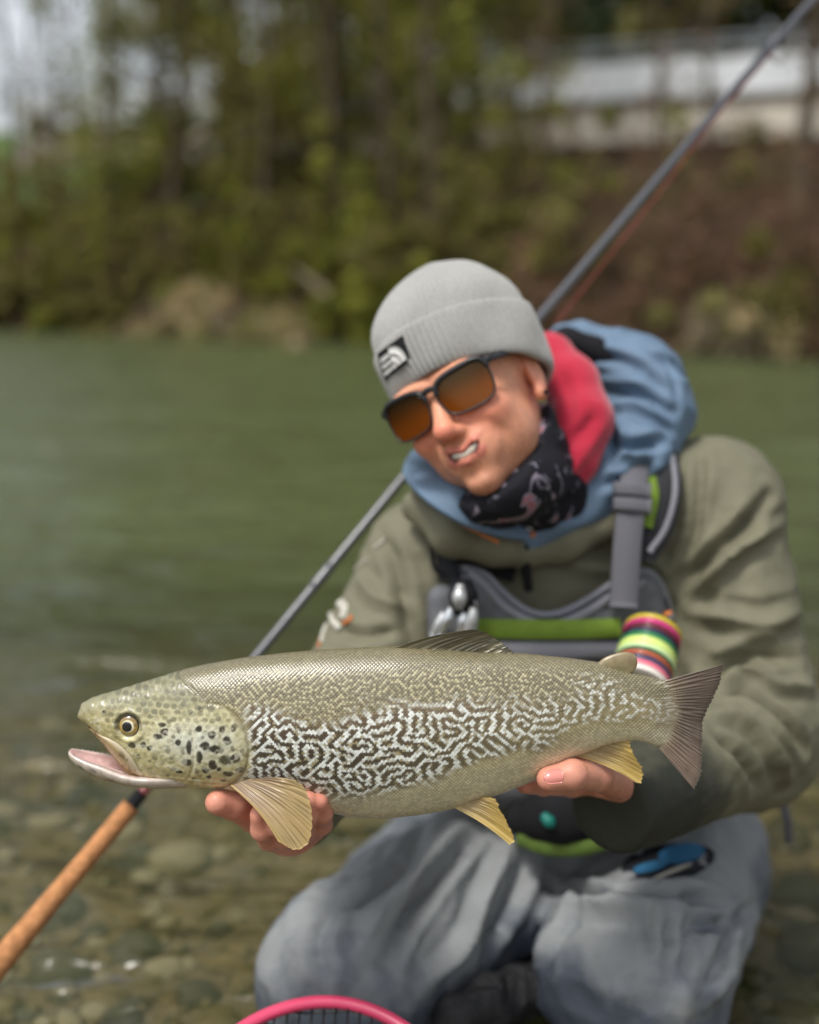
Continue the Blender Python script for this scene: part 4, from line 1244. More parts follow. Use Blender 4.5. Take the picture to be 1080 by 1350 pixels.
LIP_U = [((0.0, -0.1028, -0.0682), 0.0036), ((0.015, -0.0995, -0.0652), 0.0033), ((0.035, -0.0835, -0.0525), 0.0018)]
LIP_L = [((0.0, -0.1010, -0.0818), 0.0052), ((0.017, -0.0965, -0.0768), 0.0046), ((0.035, -0.0828, -0.0542), 0.0022)]
MOUTH = [((0.0, -0.1052, -0.0745), 0.0030), ((0.012, -0.1022, -0.0716), 0.0026), ((0.0250, -0.0930, -0.0618), 0.0008)]
def face_sdf(q):
    d = s_ell(q, (0, 0.015, 0.038), (0.077, 0.099, 0.094))
    d = smin(d, s_ell(q, (0.004, -0.030, -0.035), (0.0570, 0.064, 0.082)), 0.03)
    d = smin(d, s_ell(q, (0.007, -0.036, -0.072), (0.0455, 0.056, 0.042)), 0.02)
    d = smin(d, s_ell(q, (0.006, -0.083, -0.1020), (0.0195, 0.019, 0.016)), 0.02)
    ax = np.abs(q[..., :1]); qs = np.concatenate([ax, q[..., 1:]], -1)      # mirrored half
    d = smin(d, s_ell(np.concatenate([np.abs(q[..., :1] - 0.003), q[..., 1:]], -1), (0.0385, -0.069, -0.034), (0.0245, 0.024, 0.022)), 0.018)
    d = smin(d, s_ell(np.concatenate([np.abs(q[..., :1] - 0.006), q[..., 1:]], -1), (0.042, -0.040, -0.060), (0.019, 0.03, 0.028)), 0.02)
    d = smin(d, s_ell(qs, (0.026, -0.086, 0.020), (0.030, 0.014, 0.010)), 0.014)
    d = smax(d, -s_ell(qs, (0.034, -0.104, 0.0), (0.019, 0.016, 0.013)), 0.014)
    d = smin(d, s_ell(qs, (0.033, -0.079, 0.0), (0.0145, 0.0135, 0.0125)), 0.004)
    d = smin(d, s_cone(q, (0, -0.088, 0.006), (0, -0.110, -0.033), 0.0085, 0.0105), 0.012)
    d = smin(d, s_ell(q, (0, -0.1125, -0.0375), (0.0120, 0.0112, 0.0100)), 0.008)
    d = smin(d, s_ell(qs, (0.0120, -0.1020, -0.0415), (0.0072, 0.0088, 0.0066)), 0.006)
    d = smax(d, -s_ell(qs, (0.0060, -0.1075, -0.0490), (0.0038, 0.0050, 0.0034)), 0.003)
    # smile: folds, lips, open mouth (a little to his left)
    m = q - np.array([0.006, 0, 0.006], np.float32)
    ms = np.concatenate([np.abs(m[..., :1]), m[..., 1:]], -1)
    d = smax(d, -s_chain(ms, [((0.021, -0.1045, -0.043), 0.0010), ((0.036, -0.097, -0.054), 0.0018), ((0.044, -0.083, -0.070), 0.0012)], 0.004), 0.010)
    d = smin(d, s_ell(m, (0, -0.085, -0.073), (0.034, 0.0165, 0.025)), 0.014)
    d = smin(d, s_chain(ms, LIP_U, 0.004), 0.005)
    d = smin(d, s_chain(ms, LIP_L, 0.004), 0.005)
    d = smax(d, -s_chain(ms, MOUTH, 0.004), 0.002)
    d = smax(d, -s_ell(m, (0, -0.1045, -0.0975), (0.020, 0.006, 0.005)), 0.010)
    # ears
    d = smin(d, s_ell(qs, (0.077, 0.014, -0.010), (0.0070, 0.018, 0.029)), 0.006)
    d = smax(d, -s_ell(qs, (0.0855, 0.010, -0.006), (0.006, 0.010, 0.017)), 0.005)
    d = smin(d, s_ell(qs, (0.078, 0.002, -0.036), (0.0065, 0.0085, 0.0095)), 0.005)
    return d
f32 = lambda a: np.asarray(a, np.float32)
def chain_px(lst): return [(f32(at(*p[:3])), p[3]) for p in lst]
H_LEFT = [  # his left hand, at the tail: thumb first
    chain_px([(818, 1034, 1.168, .0165), (786, 1022, 1.110, .0148), (754, 1021, 1.082, .0138), (724, 1027, 1.076, .0118)]),
    chain_px([(806, 1032, 1.190, .0120), (755, 1036, 1.172, .0108), (716, 1035, 1.148, .0100), (692, 1034, 1.122, .0092)]),
    chain_px([(802, 1044, 1.195, .0125), (752, 1030, 1.190, .0112), (716, 1004, 1.168, .0102), (706, 984, 1.152, .0092)]),
    chain_px([(806, 1030, 1.205, .0120), (765, 1000, 1.192, .0108), (738, 972, 1.165, .0098), (730, 955, 1.148, .0088)]),
    chain_px([(812, 1018, 1.205, .0110), (785, 985, 1.190, .0098), (768, 958, 1.165, .0088), (764, 944, 1.146, .0080)])]
H_RIGHT = [  # his right hand, under the breast
    chain_px([(374, 1086, 1.160, .0170), (336, 1077, 1.128, .0148), (308, 1061, 1.094, .0136), (287, 1058, 1.080, .0118)]),
    chain_px([(368, 1104, 1.130, .0125), (356, 1105, 1.092, .0112), (346, 1094, 1.070, .0102), (342, 1074, 1.064, .0090)]),
    chain_px([(382, 1106, 1.130, .0125), (376, 1102, 1.088, .0114), (369, 1088, 1.064, .0104), (367, 1069, 1.062, .0092)]),
    chain_px([(400, 1099, 1.132, .0120), (400, 1094, 1.090, .0110), (403, 1076, 1.066, .0102), (406, 1056, 1.064, .0095)]),
    chain_px([(415, 1090, 1.140, .0110), (424, 1086, 1.104, .0100), (425, 1072, 1.078, .0092), (421, 1057, 1.068, .0086)])]
def near(p, c, r):
    lo_, hi_ = p.min(0), p.max(0)
    return len(p) < 20000 and np.linalg.norm(np.maximum(0, np.maximum(lo_ - c, c - hi_))) < r
def body_sdf(p):
    d = face_sdf(hl(p)) if near(p, HT, 0.22) else s_ell(hl(p), (0, 0, 0), (0.09, 0.12, 0.14))
    n0, n1 = f32(hw((0, 0.018, -0.05))), f32(NB)
    d = smin(d, s_cone(p, n0, n1, 0.055, 0.062), 0.03)
    t = s_ell(p, C1, (0.155, 0.085, 0.175))
    t = smin(t, s_ell(p, C2, (0.15, 0.085, 0.17)), 0.05)
    t = smin(t, s_ell(p, C3, (0.15, 0.09, 0.10)), 0.05)
    t = smin(t, s_cone(p, NB, S_R, 0.05, 0.055), 0.04)
    t = smin(t, s_cone(p, NB, S_L, 0.05, 0.055), 0.04)
    d = smin(d, t, 0.03)
    for S, E, W, wp, fp, H in ((S_R, E_R, W_R, (850, 1040, 1.22), (808, 1034, 1.195), H_LEFT), (S_L, E_L, W_L, (388, 1070, 1.18), (384, 1092, 1.142), H_RIGHT)):
        d = smin(d, s_cone(p, S, E, 0.052, 0.042), 0.03)
        d = smin(d, s_cone(p, E, W, 0.042, 0.028), 0.02)
        h = s_cone(p, W, f32(at(*fp)), 0.028, 0.026)
        if not near(p, at(*fp), 0.16):
            d = smin(d, np.minimum(h, np.linalg.norm(p - f32(H[1][2][0]), axis=-1) - 0.06), 0.012)
            continue
        for k, c in enumerate(H):
            h = smin(h, s_cone(p, f32(at(*fp)), c[0][0], 0.020, c[0][1]), 0.010)
        fingers = None
        for c in H:
            e = s_chain(p, c, 0.003)
            for (j, r) in c[1:3]:               # knuckles
                e = smin(e, np.linalg.norm(p - j, axis=-1) - r * 1.01, 0.004)
            fingers = e if fingers is None else np.minimum(fingers, e)
        d = smin(d, smin(h, fingers, 0.006), 0.012)
    return d
pts = np.array([NB, S_R, E_R, W_R, S_L, E_L, W_L, C1, C3, HT])
blo = np.minimum(pts.min(0) - 0.10, [at(268, 1000, 1.0)[0], 1.03, 0.0]); bhi = pts.max(0) + np.array([0.08, 0.12, 0.17])
V, Q = sdf_mesh(body_sdf, blo, bhi, 0.0026)
q = hl(V.astype(np.float32)); r_h = np.linalg.norm(q, axis=1)
is_h = sm(0.20, 0.15, r_h)
skin = np.broadcast_to(srgb(216, 152, 120), V.shape).copy()
hand = np.broadcast_to(srgb(208, 146, 124), V.shape)
skin = skin * is_h[:, None] + hand * (1 - is_h[:, None])
def blot(c, rad, colr, w):
    global skin
    f = (w * np.exp(-(np.linalg.norm((q - np.array(c)) / np.array(rad), axis=1)) ** 2))[:, None]
    skin = skin * (1 - f) + srgb(*colr) * f
for sx in (-1, 1):
    blot((sx * 0.042, -0.088, -0.034), (.028, .03, .024), (214, 118, 98), 0.55)
    blot((sx * 0.08, 0.0, -0.02), (.012, .03, .04), (212, 128, 104), 0.5)
blot((0, -0.12, -0.040), (.016, .02, .014), (218, 112, 94), 0.6)
blot((0, -0.08, 0.06), (.06, .05, .03), (214, 142, 112), 0.4)
blot((0.003, -0.10, -0.104), (.045, .05, .020), (178, 122, 94), 0.6)         # stubble
blot((0.005, -0.106, -0.053), (.026, .012, .007), (172, 114, 90), 0.5)
mq = q - np.array([0.006, 0, 0.006]); mq[:, 0] = np.abs(mq[:, 0])
lip = np.minimum(s_chain(mq, LIP_U) - 0.0002, s_chain(mq, LIP_L) - 0.0002)
f = (0.7 * sm(0.0016, -0.0006, lip))[:, None]
skin = skin * (1 - f) + srgb(200, 108, 96) * f
ins = (sm(0.0016, 0.0006, s_chain(mq, MOUTH)) * (mq[:, 1] > -0.1035))[:, None]
skin = skin * (1 - ins) + srgb(96, 34, 32) * ins
skin *= (1 + 0.10 * fbm(V * 140, 2))[:, None]
stub = sm(-0.045, -0.075, q[:, 2]) * sm(-0.01, -0.04, q[:, 1]) * is_h
skin *= (1 - 0.16 * stub * (0.6 + 0.8 * np.clip(fbm(V * 420, 2), -1, 1)))[:, None] 
for H in (H_LEFT, H_RIGHT):                       # pinker fingertips and knuckles
    for c in H:
        for j, w in ((3, 0.28), (2, 0.15)):
            f = (w * np.exp(-(np.linalg.norm(V - c[j][0], axis=1) / 0.011) ** 2))[:, None]
            skin = skin * (1 - f) + srgb(218, 116, 98) * f
M_SKIN = mat('skin', attr=True, rough=0.45, spec=0.4, sss=0.12, bump=0.25, bscale=420, bdist=0.0012)
person = thing('person', 'kneeling angler in grey beanie, sunglasses and olive jacket holding out the trout', 'person', (0.20, 1.55, -0.04))
body_o = mk('body', V, Q, M_SKIN, person, col=np.clip(skin, 0.01, 0.9))
BODY_BVH = bvh_of(V, Q)

# fingernails (thumbs and the fingertips that face the viewer)
M_NAIL = mat('fingernail', srgb(216, 138, 126), 0.25, 0.5, coat=0.4, coat_rough=0.1)
def nail(cpx, axpx, L_, W_):
    """plate on the surface under pixel cpx, lengthwise along axpx (unit px vector)"""
    ax = np.array(axpx, float); ax /= np.linalg.norm(ax); nx = np.array([-ax[1], ax[0]])
    n, m_ = 15, 11
    G, ok = np.zeros((n, m_, 3)), True
    for i, a in enumerate(np.linspace(-1, 1, n)):
        for j, b in enumerate(np.linspace(-1, 1, m_)):
            k = 1 if a < 0.2 else math.sqrt(max(0.05, 1 - ((a - 0.2) / 0.8) ** 2 * 0.8))
            k2 = 1 if a > -0.6 else math.sqrt(max(0.1, 1 - ((-0.6 - a) / 0.4) ** 2 * 0.75))
            pt = np.array(cpx) + ax * a * L_ + nx * b * W_ * k * k2
            h = hit(BODY_BVH, *pt)
            if h is None or h[1] > 1.13: return
            G[i, j] = h
    c = G.reshape(-1, 3).mean(0)
    nrm = np.cross(G[-1, m_ // 2] - G[0, m_ // 2], G[n // 2, -1] - G[n // 2, 0]); nrm /= np.linalg.norm(nrm)
    if nrm[1] > 0: nrm = -nrm
    b = np.linspace(-1, 1, m_)
    T = G + nrm * (0.0002 + 0.0010 * (1 - b ** 2))[None, :, None]
    B = G - nrm * 0.0015
    g = grid_faces(n, m_)
    per = [i * m_ for i in range(n)] + [(n - 1) * m_ + j for j in range(1, m_)] + [i * m_ + m_ - 1 for i in range(n - 2, -1, -1)] + [j for j in range(m_ - 2, 0, -1)]
    rim = np.array([[per[k], per[(k + 1) % len(per)], per[(k + 1) % len(per)] + n * m_, per[k] + n * m_] for k in range(len(per))])
    mk('fingernail', np.vstack([T.reshape(-1, 3), B.reshape(-1, 3)]), np.vstack([g, g[:, ::-1] + n * m_, rim]), M_NAIL, body_o)
nail((730, 1024), (-1, 0.12), 13, 9.5)

# teeth and eyes
M_TEETH = mat('teeth', srgb(206, 194, 178), 0.3, 0.5, coat=0.3)
tx = np.linspace(-0.017, 0.017, 60)
TV = []
for x in tx:                                    # upper row of teeth, one curved band with faint gaps
    gap = 0.00035 * (abs(((x / 0.0062) + 50) % 1 - 0.5) > 0.44)
    y = -0.1034 + 15.0 * x * x + gap
    zt = -0.0632 + 20 * x * x
    TV += [(x + 0.006, y + 0.003, zt), (x + 0.006, y, zt), (x + 0.006, y - 0.0006, zt - 0.0045), (x + 0.006, y, zt - 0.0095 + 4 * x * x), (x + 0.006, y + 0.003, zt - 0.0095 + 4 * x * x)]
mk('teeth', hw(np.array(TV)), grid_faces(60, 5, close_m=True), M_TEETH, body_o)
M_EYEW = mat('eyeball', srgb(225, 218, 208), 0.15, 0.5)
M_IRIS = mat('iris', srgb(52, 34, 22), 0.1, 0.5)
for sx in (-1, 1):
    e = dome(hw((sx * 0.033, -0.086, -0.0005)), HM @ np.array([0, -1, 0.05]), 0.0105, 0.0062, n=10, m=24, name='eye', mtl=M_EYEW, parent=body_o)
    dome(hw((sx * 0.033, -0.0918, -0.001)), HM @ np.array([0, -1, 0.0]), 0.0056, 0.0012, n=6, m=20, name='iris', mtl=M_IRIS, parent=body_o)
V1, F1 = tube([hw((0.0845, -0.002, -0.0385)), hw((0.0875, -0.004, -0.0395))], [0.003, 0.0026], seg=12)
tag(mk('ear_stud', V1, F1, mat('dark steel', (0.03, 0.03, 0.03), 0.3, metal=1.0), person), 'small dark stud in the ear lobe')

# ------------------------------------------------------------------ beanie
M_KNIT = mat('grey knit', srgb(156, 156, 152), 0.95, 0.15, var=0.16, vscale=260, bump=0.5, bscale=700, bdist=0.0012, sheen=0.4)
def brim_z(y): return 0.008 - 0.27 * y
def knit(name, levels, ribs, amp, parent, lean=0.0):
    """levels: list of (f, rx, ry, yc) with f metres above the brim line"""
    na, nl = 960, 60
    a = np.linspace(0, 2 * np.pi, na, endpoint=False)
    lv = catmull(np.array(levels), nl)
    V = []
    for f, rx, ry, yc in lv:
        rb = amp * (0.55 + 0.45 * np.cos(ribs * a)) * min(1, rx / 0.05)
        rb = rb + 0.0012 * np.sin(3 * a + 40 * f) + 0.0010 * np.sin(7 * a - 60 * f)
        x = (rx + rb) * np.sin(a); y = yc - (ry + rb) * np.cos(a)
        yb = -(0.105) * np.cos(a) + 0.012
        z = brim_z(yb) * max(0.0, 1 - f / 0.17) + f + 0.012 * min(1, f / 0.16)
        V.append(np.stack([x + 0.006 + lean * f, y, z], -1))
    V = np.array(V)
    Fc = grid_faces(nl, na, close_m=True)
    return hw(V.reshape(-1, 3)), Fc
def hat_r(extra): return [(k[0], k[1] + extra, k[2] + extra, k[3]) for k in []]
beanie_lv = [(0.030, .0855, .1055, .010), (0.06, .0862, .1060, .012), (0.086, .0832, .1010, .016), (0.107, .0730, .0890, .022), (0.125, .0570, .0690, .028), (0.138, .0365, .0450, .034), (0.146, .0165, .0205, .038), (0.148, .0006, .0006, .040)]
V, Q = knit('beanie', beanie_lv, 84, 0.0028, person)
beanie = mk('beanie', V, Q, M_KNIT, person)
tag(beanie, 'grey ribbed knit beanie with a folded cuff')
cuff_lv = [(0.000, .0795, .0985, .008), (-0.004, .0830, .1020, .008), (-0.002, .0875, .1060, .008), (0.010, .0905, .1095, .009), (0.034, .0925, .1115, .011), (0.056, .0920, .1110, .013), (0.0625, .0900, .1090, .014), (0.062, .0860, .1050, .014), (0.054, .0840, .1030, .014)]
V, Q = knit('cuff', cuff_lv, 84, 0.0028, person)
cuff = mk('cuff', V, Q, M_KNIT, beanie)
CUFF_BVH = bvh_of(V, Q)
# woven patch with its white emblem, sewn to the cuff
def quad_px(c, u, v):
    c = np.array(c, float)
    return (c[0] * (1 - u)[..., None] + c[1] * u[..., None]) * (1 - v)[..., None] + (c[3] * (1 - u)[..., None] + c[2] * u[..., None]) * v[..., None]
def surf_uv(bvh, corners, n=9):
    """smooth bilinear-ish map (u,v)->3D on a surface, sampled through the photo quad, with one outward normal"""
    g = np.linspace(0, 1, n)
    U, Vv = np.meshgrid(g, g, indexing='ij')
    Pp = quad_px(corners, U, Vv)
    G = np.full((n, n, 3), np.nan)
    for i in range(n):
        for j in range(n):
            h = hit(bvh, *Pp[i, j])
            if h is not None: G[i, j] = h
    ok = ~np.isnan(G[..., 0])
    A = np.stack([np.ones_like(U), U, Vv, U * Vv, U ** 2, Vv ** 2, U ** 2 * Vv, U * Vv ** 2], -1)
    co = np.linalg.lstsq(A[ok], G[ok], rcond=None)[0]
    def f(u, v):
        u, v = np.asarray(u, float), np.asarray(v, float)
        return np.stack([np.ones_like(u), u, v, u * v, u ** 2, v ** 2, u ** 2 * v, u * v ** 2], -1) @ co
    def nrm(u, v, e=1e-3):
        a = np.cross(f(u + e, v) - f(u - e, v), f(u, v + e) - f(u, v - e))
        a /= np.linalg.norm(a, axis=-1)[..., None]
        return np.where((a @ np.array([0, -1, 0.2]))[..., None] < 0, -a, a)
    return f, nrm
def sew(f, nrm, uvpoly, lift, thick, name, mtl, parent, n=10, m_=10, grid=None):
    """small slab over a quad region of the (u,v) map: uvpoly = 4 corners"""
    g1, g2 = np.linspace(0, 1, n), np.linspace(0, 1, m_)
    U, W = np.meshgrid(g1, g2, indexing='ij')
    Pq = quad_px(uvpoly, U, W)
    return slab(f(Pq[..., 0], Pq[..., 1]), nrm(Pq[..., 0], Pq[..., 1]), lift, thick, name, mtl, parent)
def slab(G, Nn, lift, thick, name, mtl, parent):
    n, m_ = G.shape[:2]
    T, B = G + Nn * (lift + thick), G + Nn * lift
    g = grid_faces(n, m_)
    per = [i * m_ for i in range(n)] + [(n - 1) * m_ + j for j in range(1, m_)] + [i * m_ + m_ - 1 for i in range(n - 2, -1, -1)] + [j for j in range(m_ - 2, 0, -1)]
    rim = np.array([[per[k], per[(k + 1) % len(per)], per[(k + 1) % len(per)] + n * m_, per[k] + n * m_] for k in range(len(per))])
    return mk(name, np.vstack([T.reshape(-1, 3), B.reshape(-1, 3)]), np.vstack([g, g[:, ::-1] + n * m_, rim]), mtl, parent)
def polar_fan(f, nrm, c, r0, r1, a0, a1, lift, thick, name, mtl, parent, sq=1.0):
    n, m_ = 24, 4
    A, Rr = np.meshgrid(np.linspace(a0, a1, n), np.linspace(r0, r1, m_), indexing='ij')
    u, v = c[0] + Rr * np.cos(A) * sq, c[1] - Rr * np.sin(A)
    return slab(f(u, v), nrm(u, v), lift, thick, name, mtl, parent)
M_PATCH = mat('black patch', (0.015, 0.016, 0.018), 0.8, 0.2, bump=0.3, bscale=900)
M_WHITE = mat('white thread', srgb(228, 228, 226), 0.8, 0.2)
pf, pn = surf_uv(CUFF_BVH, [(499, 466), (532, 442), (541, 475), (509, 502)])
patch = sew(pf, pn, [(0, 0), (1, 0), (1, 1), (0, 1)], 0.0006, 0.0012, 'patch', M_PATCH, cuff)
for r0, r1 in ((0.02, 0.24), (0.28, 0.50), (0.54, 0.78)):     # quarter-round emblem of nested arcs
    polar_fan(pf, pn, (0.42, 0.86), r0, r1, 0.02, math.pi / 2, 0.0018, 0.0006, 'emblem_arc', M_WHITE, cuff, sq=0.62)
for v in (0.22, 0.46, 0.70):                                   # three rows of stitched letters
    for k in range(5):
        u0 = 0.07 + k * 0.066
        sew(pf, pn, [(u0, v), (u0 + 0.048, v), (u0 + 0.048, v + 0.15), (u0, v + 0.15)], 0.0018, 0.0006, 'stitched_letter', M_WHITE, cuff, n=3, m_=3)

# ------------------------------------------------------------------ sunglasses
glasses = thing('sunglasses', 'black framed wraparound sunglasses with amber brown lenses on the angler', 'sunglasses', hw((0, -0.1, 0)))
M_FRAME = mat('black acetate', (0.012, 0.013, 0.015), 0.35, 0.5)
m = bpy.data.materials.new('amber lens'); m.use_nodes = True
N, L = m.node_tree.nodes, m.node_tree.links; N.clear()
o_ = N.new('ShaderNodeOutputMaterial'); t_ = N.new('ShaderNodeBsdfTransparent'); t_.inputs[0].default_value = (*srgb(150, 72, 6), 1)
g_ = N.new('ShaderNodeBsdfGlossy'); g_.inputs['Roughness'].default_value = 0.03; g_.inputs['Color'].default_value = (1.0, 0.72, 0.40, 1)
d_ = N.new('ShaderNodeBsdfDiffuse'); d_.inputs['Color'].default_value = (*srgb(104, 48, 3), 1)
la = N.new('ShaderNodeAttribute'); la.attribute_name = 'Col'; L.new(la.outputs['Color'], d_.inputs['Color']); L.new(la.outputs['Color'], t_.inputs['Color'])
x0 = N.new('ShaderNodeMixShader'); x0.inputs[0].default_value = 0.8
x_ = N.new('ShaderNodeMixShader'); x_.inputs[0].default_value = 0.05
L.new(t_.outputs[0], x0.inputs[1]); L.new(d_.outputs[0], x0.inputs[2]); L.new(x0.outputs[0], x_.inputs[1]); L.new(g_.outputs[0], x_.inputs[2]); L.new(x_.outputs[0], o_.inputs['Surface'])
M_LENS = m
def lens_pt(x, z, off=0.0):
    y = -0.1065 + 3.9 * x * x + 1.2 * (z + 0.002) ** 2
    nrm = np.array([-7.8 * x, -1.0, 0]); nrm /= np.linalg.norm(nrm)
    return np.array([x, y, z]) + nrm * (-off) * -1 * -1
def lens_outline(sx, n, grow=0.0):
    a = np.linspace(0, 2 * np.pi, n, endpoint=False)
    c, s = np.cos(a), np.sin(a)
    e = 0.52
    px_ = np.sign(c) * np.abs(c) ** e; pz_ = np.sign(s) * np.abs(s) ** e
    X_ = 0.0375 + (0.0305 + grow) * px_
    Z_ = -0.0035 + (0.0235 + grow) * pz_
    X_ = X_ + 0.004 * (pz_ < 0) * pz_ * np.where(px_ < 0, -1.2, 0.6)       # narrower towards the cheek
    Z_ = Z_ + 0.0028 * px_ * (pz_ > 0)
    return sx * X_, Z_
for sx in (-1, 1):
    ox, oz = lens_outline(sx, 64)
    cx, cz = sx * 0.0375, -0.001
    V = []
    for k in np.linspace(0, 1, 10):
        for a, b in zip(ox, oz):
            x, z = cx + (a - cx) * k, cz + (b - cz) * k
            V.append(lens_pt(x, z))
    V = np.array(V)
    Fc = grid_faces(10, 64, close_m=True).tolist()
    gl_ = sm(0.014, -0.020, V[:, 2])[:, None]  # lens darkened towards the top: reflected dark trees put into its colour
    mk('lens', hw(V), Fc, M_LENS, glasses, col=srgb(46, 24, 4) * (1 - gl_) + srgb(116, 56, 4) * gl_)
    ring = np.array([lens_pt(a, b) for a, b in zip(ox, oz)])
    r_ = 0.0013 + 0.0021 * (np.sin(np.linspace(0, 2 * np.pi, 64, endpoint=False)) > 0.1)
    V, Fc = tube(hw(ring), r_, seg=8, closed=True)
    mk('lens_rim', V, Fc, M_FRAME, glasses)
    tmp = [lens_pt(sx * 0.066, 0.014), np.array([sx * 0.0735, -0.084, 0.0145]), np.array([sx * 0.0775, -0.055, 0.016]), np.array([sx * 0.0805, -0.01, 0.017]), np.array([sx * 0.083, 0.02, 0.012])]
    C = catmull(hw(np.array(tmp)), 24)
    V, Fc = ribbon(C, np.linspace(0.0085, 0.0060, 24), 0.0034, HM @ np.array([sx, 0, 0]))
    mk('temple_arm', V, Fc, M_FRAME, glasses)
V, Fc = tube(hw(np.array([lens_pt(-0.012, 0.010), lens_pt(0, 0.0125) + np.array([0, 0.000, 0]), lens_pt(0.012, 0.010)])), [0.0034, 0.0036, 0.0034], seg=8, n=10)
mk('bridge', V, Fc, M_FRAME, glasses)

# ------------------------------------------------------------------ jacket
def arm_frame(p, A, B):
    ab = (B - A) / np.linalg.norm(B - A)
    return (p - A) @ ab
def jacket_sdf(p):
    t = s_ell(p, C1, (0.190, 0.118, 0.215))
    t = smin(t, s_ell(p, C2, (0.188, 0.120, 0.20)), 0.06)
    t = smin(t, s_cone(p, f32(at(760, 690, 1.59)), f32(S_R), 0.072, 0.082), 0.06)
    t = smin(t, s_cone(p, f32(at(720, 715, 1.57)), f32(S_L), 0.068, 0.072), 0.06)
    rr = smin(s_cone(p, S_R, E_R, 0.088, 0.084), s_cone(p, E_R, f32(W_R + 0.25 * (W_R - E_R)), 0.084, 0.043), 0.035)
    ll = smin(s_cone(p, S_L, E_L, 0.078, 0.070), s_cone(p, E_L, W_L, 0.070, 0.044), 0.03)
    d = smin(smin(t, rr, 0.028), ll, 0.028)
    # cloth: long soft folds across the sleeves, bunched at the elbows
    w1 = arm_frame(p, S_R, E_R)[:, None]
    fold = ridged(np.concatenate([p * np.array([6, 6, 13.0]) + w1 * 3], -1), 2)
    near_el = np.exp(-(np.linalg.norm(p - f32(E_R), axis=-1) / 0.14) ** 2) + np.exp(-(np.linalg.norm(p - f32(E_L), axis=-1) / 0.14) ** 2)
    d = d - (0.0038 + 0.006 * near_el) * fold * 0.8 - 0.003 * fbm(p * 7, 2) - 0.0017 * ridged(p * np.array([20, 20, 30.0]), 2)
    # open cuffs
    for W, E, ext in ((W_R, E_R, 0.074), (W_L, E_L, 0.012)):
        ax = f32((W - E) / np.linalg.norm(W - E))
        cut = (p - f32(W)) @ ax - ext
        near = np.linalg.norm(p - f32(W), axis=-1) - 0.155
        d = np.where(near < 0, smax(d, cut, 0.008), d)
    return d
jlo = np.array([E_L[0] - 0.14, 1.10, 0.05]); jhi = np.array([E_R[0] + 0.16, 1.78, S_R[2] + 0.16])
V, Q = sdf_mesh(jacket_sdf, jlo, jhi, 0.0042)
V = creases(V, Q, [
    ([(1016, 652), (985, 690), (935, 735), (890, 772)], -0.0175, 0.0093),
    ([(1030, 690), (990, 712), (945, 748), (905, 800)], 0.0135, 0.0102),
    ([(925, 598), (922, 650), (915, 710), (886, 765)], -0.0095, 0.0075),
    ([(1068, 800), (1010, 822), (950, 812), (905, 808)], 0.0121, 0.0119),
    ([(1045, 868), (1000, 862), (955, 880), (930, 888)], -0.0216, 0.0119),
    ([(1072, 905), (1030, 905), (985, 890), (950, 905)], 0.0135, 0.0093),
    ([(1062, 990), (1030, 945), (985, 915), (945, 912)], -0.0189, 0.0093),
    ([(1040, 1030), (1015, 985), (975, 950), (935, 940)], 0.0162, 0.0102),
    ([(1000, 1040), (980, 1000), (945, 970)], -0.0135, 0.0102),
    ([(990, 640), (962, 690), (950, 760), (948, 810)], 0.0068, 0.0136),
    ([(500, 700), (520, 740), (535, 800), (545, 850)], -0.0095, 0.0102),
    ([(470, 760), (500, 790), (540, 800)], 0.0081, 0.0102),
    ([(440, 830), (480, 838), (530, 830)], -0.0081, 0.0085),
    ([(770, 720), (840, 745), (880, 790)], -0.0081, 0.0102),
    ([(740, 720), (760, 745), (800, 752)], 0.0054, 0.0102)])
JBVH = bvh_of(V, Q)
M_JACK = mat('olive shell fabric', srgb(112, 110, 90), 0.72, 0.35, var=0.12, vscale=16, bump=0.45, bscale=45, bdist=0.005)
N, L = M_JACK.node_tree.nodes, M_JACK.node_tree.links        # the cuff that dipped in the water is soaked dark
bs = N['Principled BSDF']; src = bs.inputs['Base Color'].links[0].from_socket
gg = N.new('ShaderNodeNewGeometry'); ds = N.new('ShaderNodeVectorMath'); ds.operation = 'DISTANCE'
L.new(gg.outputs['Position'], ds.inputs[0]); ds.inputs[1].default_value = tuple(W_R + np.array([-0.02, -0.02, -0.03]))
wz = N.new('ShaderNodeTexNoise'); wz.inputs['Scale'].default_value = 14; wz.inputs['Detail'].default_value = 5
L.new(gg.outputs['Position'], wz.inputs['Vector'])
ad = N.new('ShaderNodeMath'); ad.operation = 'MULTIPLY_ADD'; ad.inputs[1].default_value = 0.12
L.new(wz.outputs[0], ad.inputs[0]); L.new(ds.outputs['Value'], ad.inputs[2])
mw = N.new('ShaderNodeMapRange'); mw.inputs['From Min'].default_value = 0.15; mw.inputs['From Max'].default_value = 0.20; mw.inputs['To Min'].default_value = 1; mw.inputs['To Max'].default_value = 0
L.new(ad.outputs[0], mw.inputs['Value'])
mj = N.new('ShaderNodeMix'); mj.data_type = 'RGBA'; L.new(mw.outputs[0], mj.inputs['Factor']); L.new(src, mj.inputs['A']); mj.inputs['B'].default_value = (*srgb(44, 46, 38), 1)
L.new(mj.outputs['Result'], bs.inputs['Base Color'])
jacket = mk('jacket', V, Q, M_JACK, person)
def jpt(px, py, lift=0.004, fb=1.5):
    h = hit(JBVH, px, py)
    if h is None: h = at(px, py, fb)
    d = CAM - h; d /= np.linalg.norm(d)
    return h + d * lift
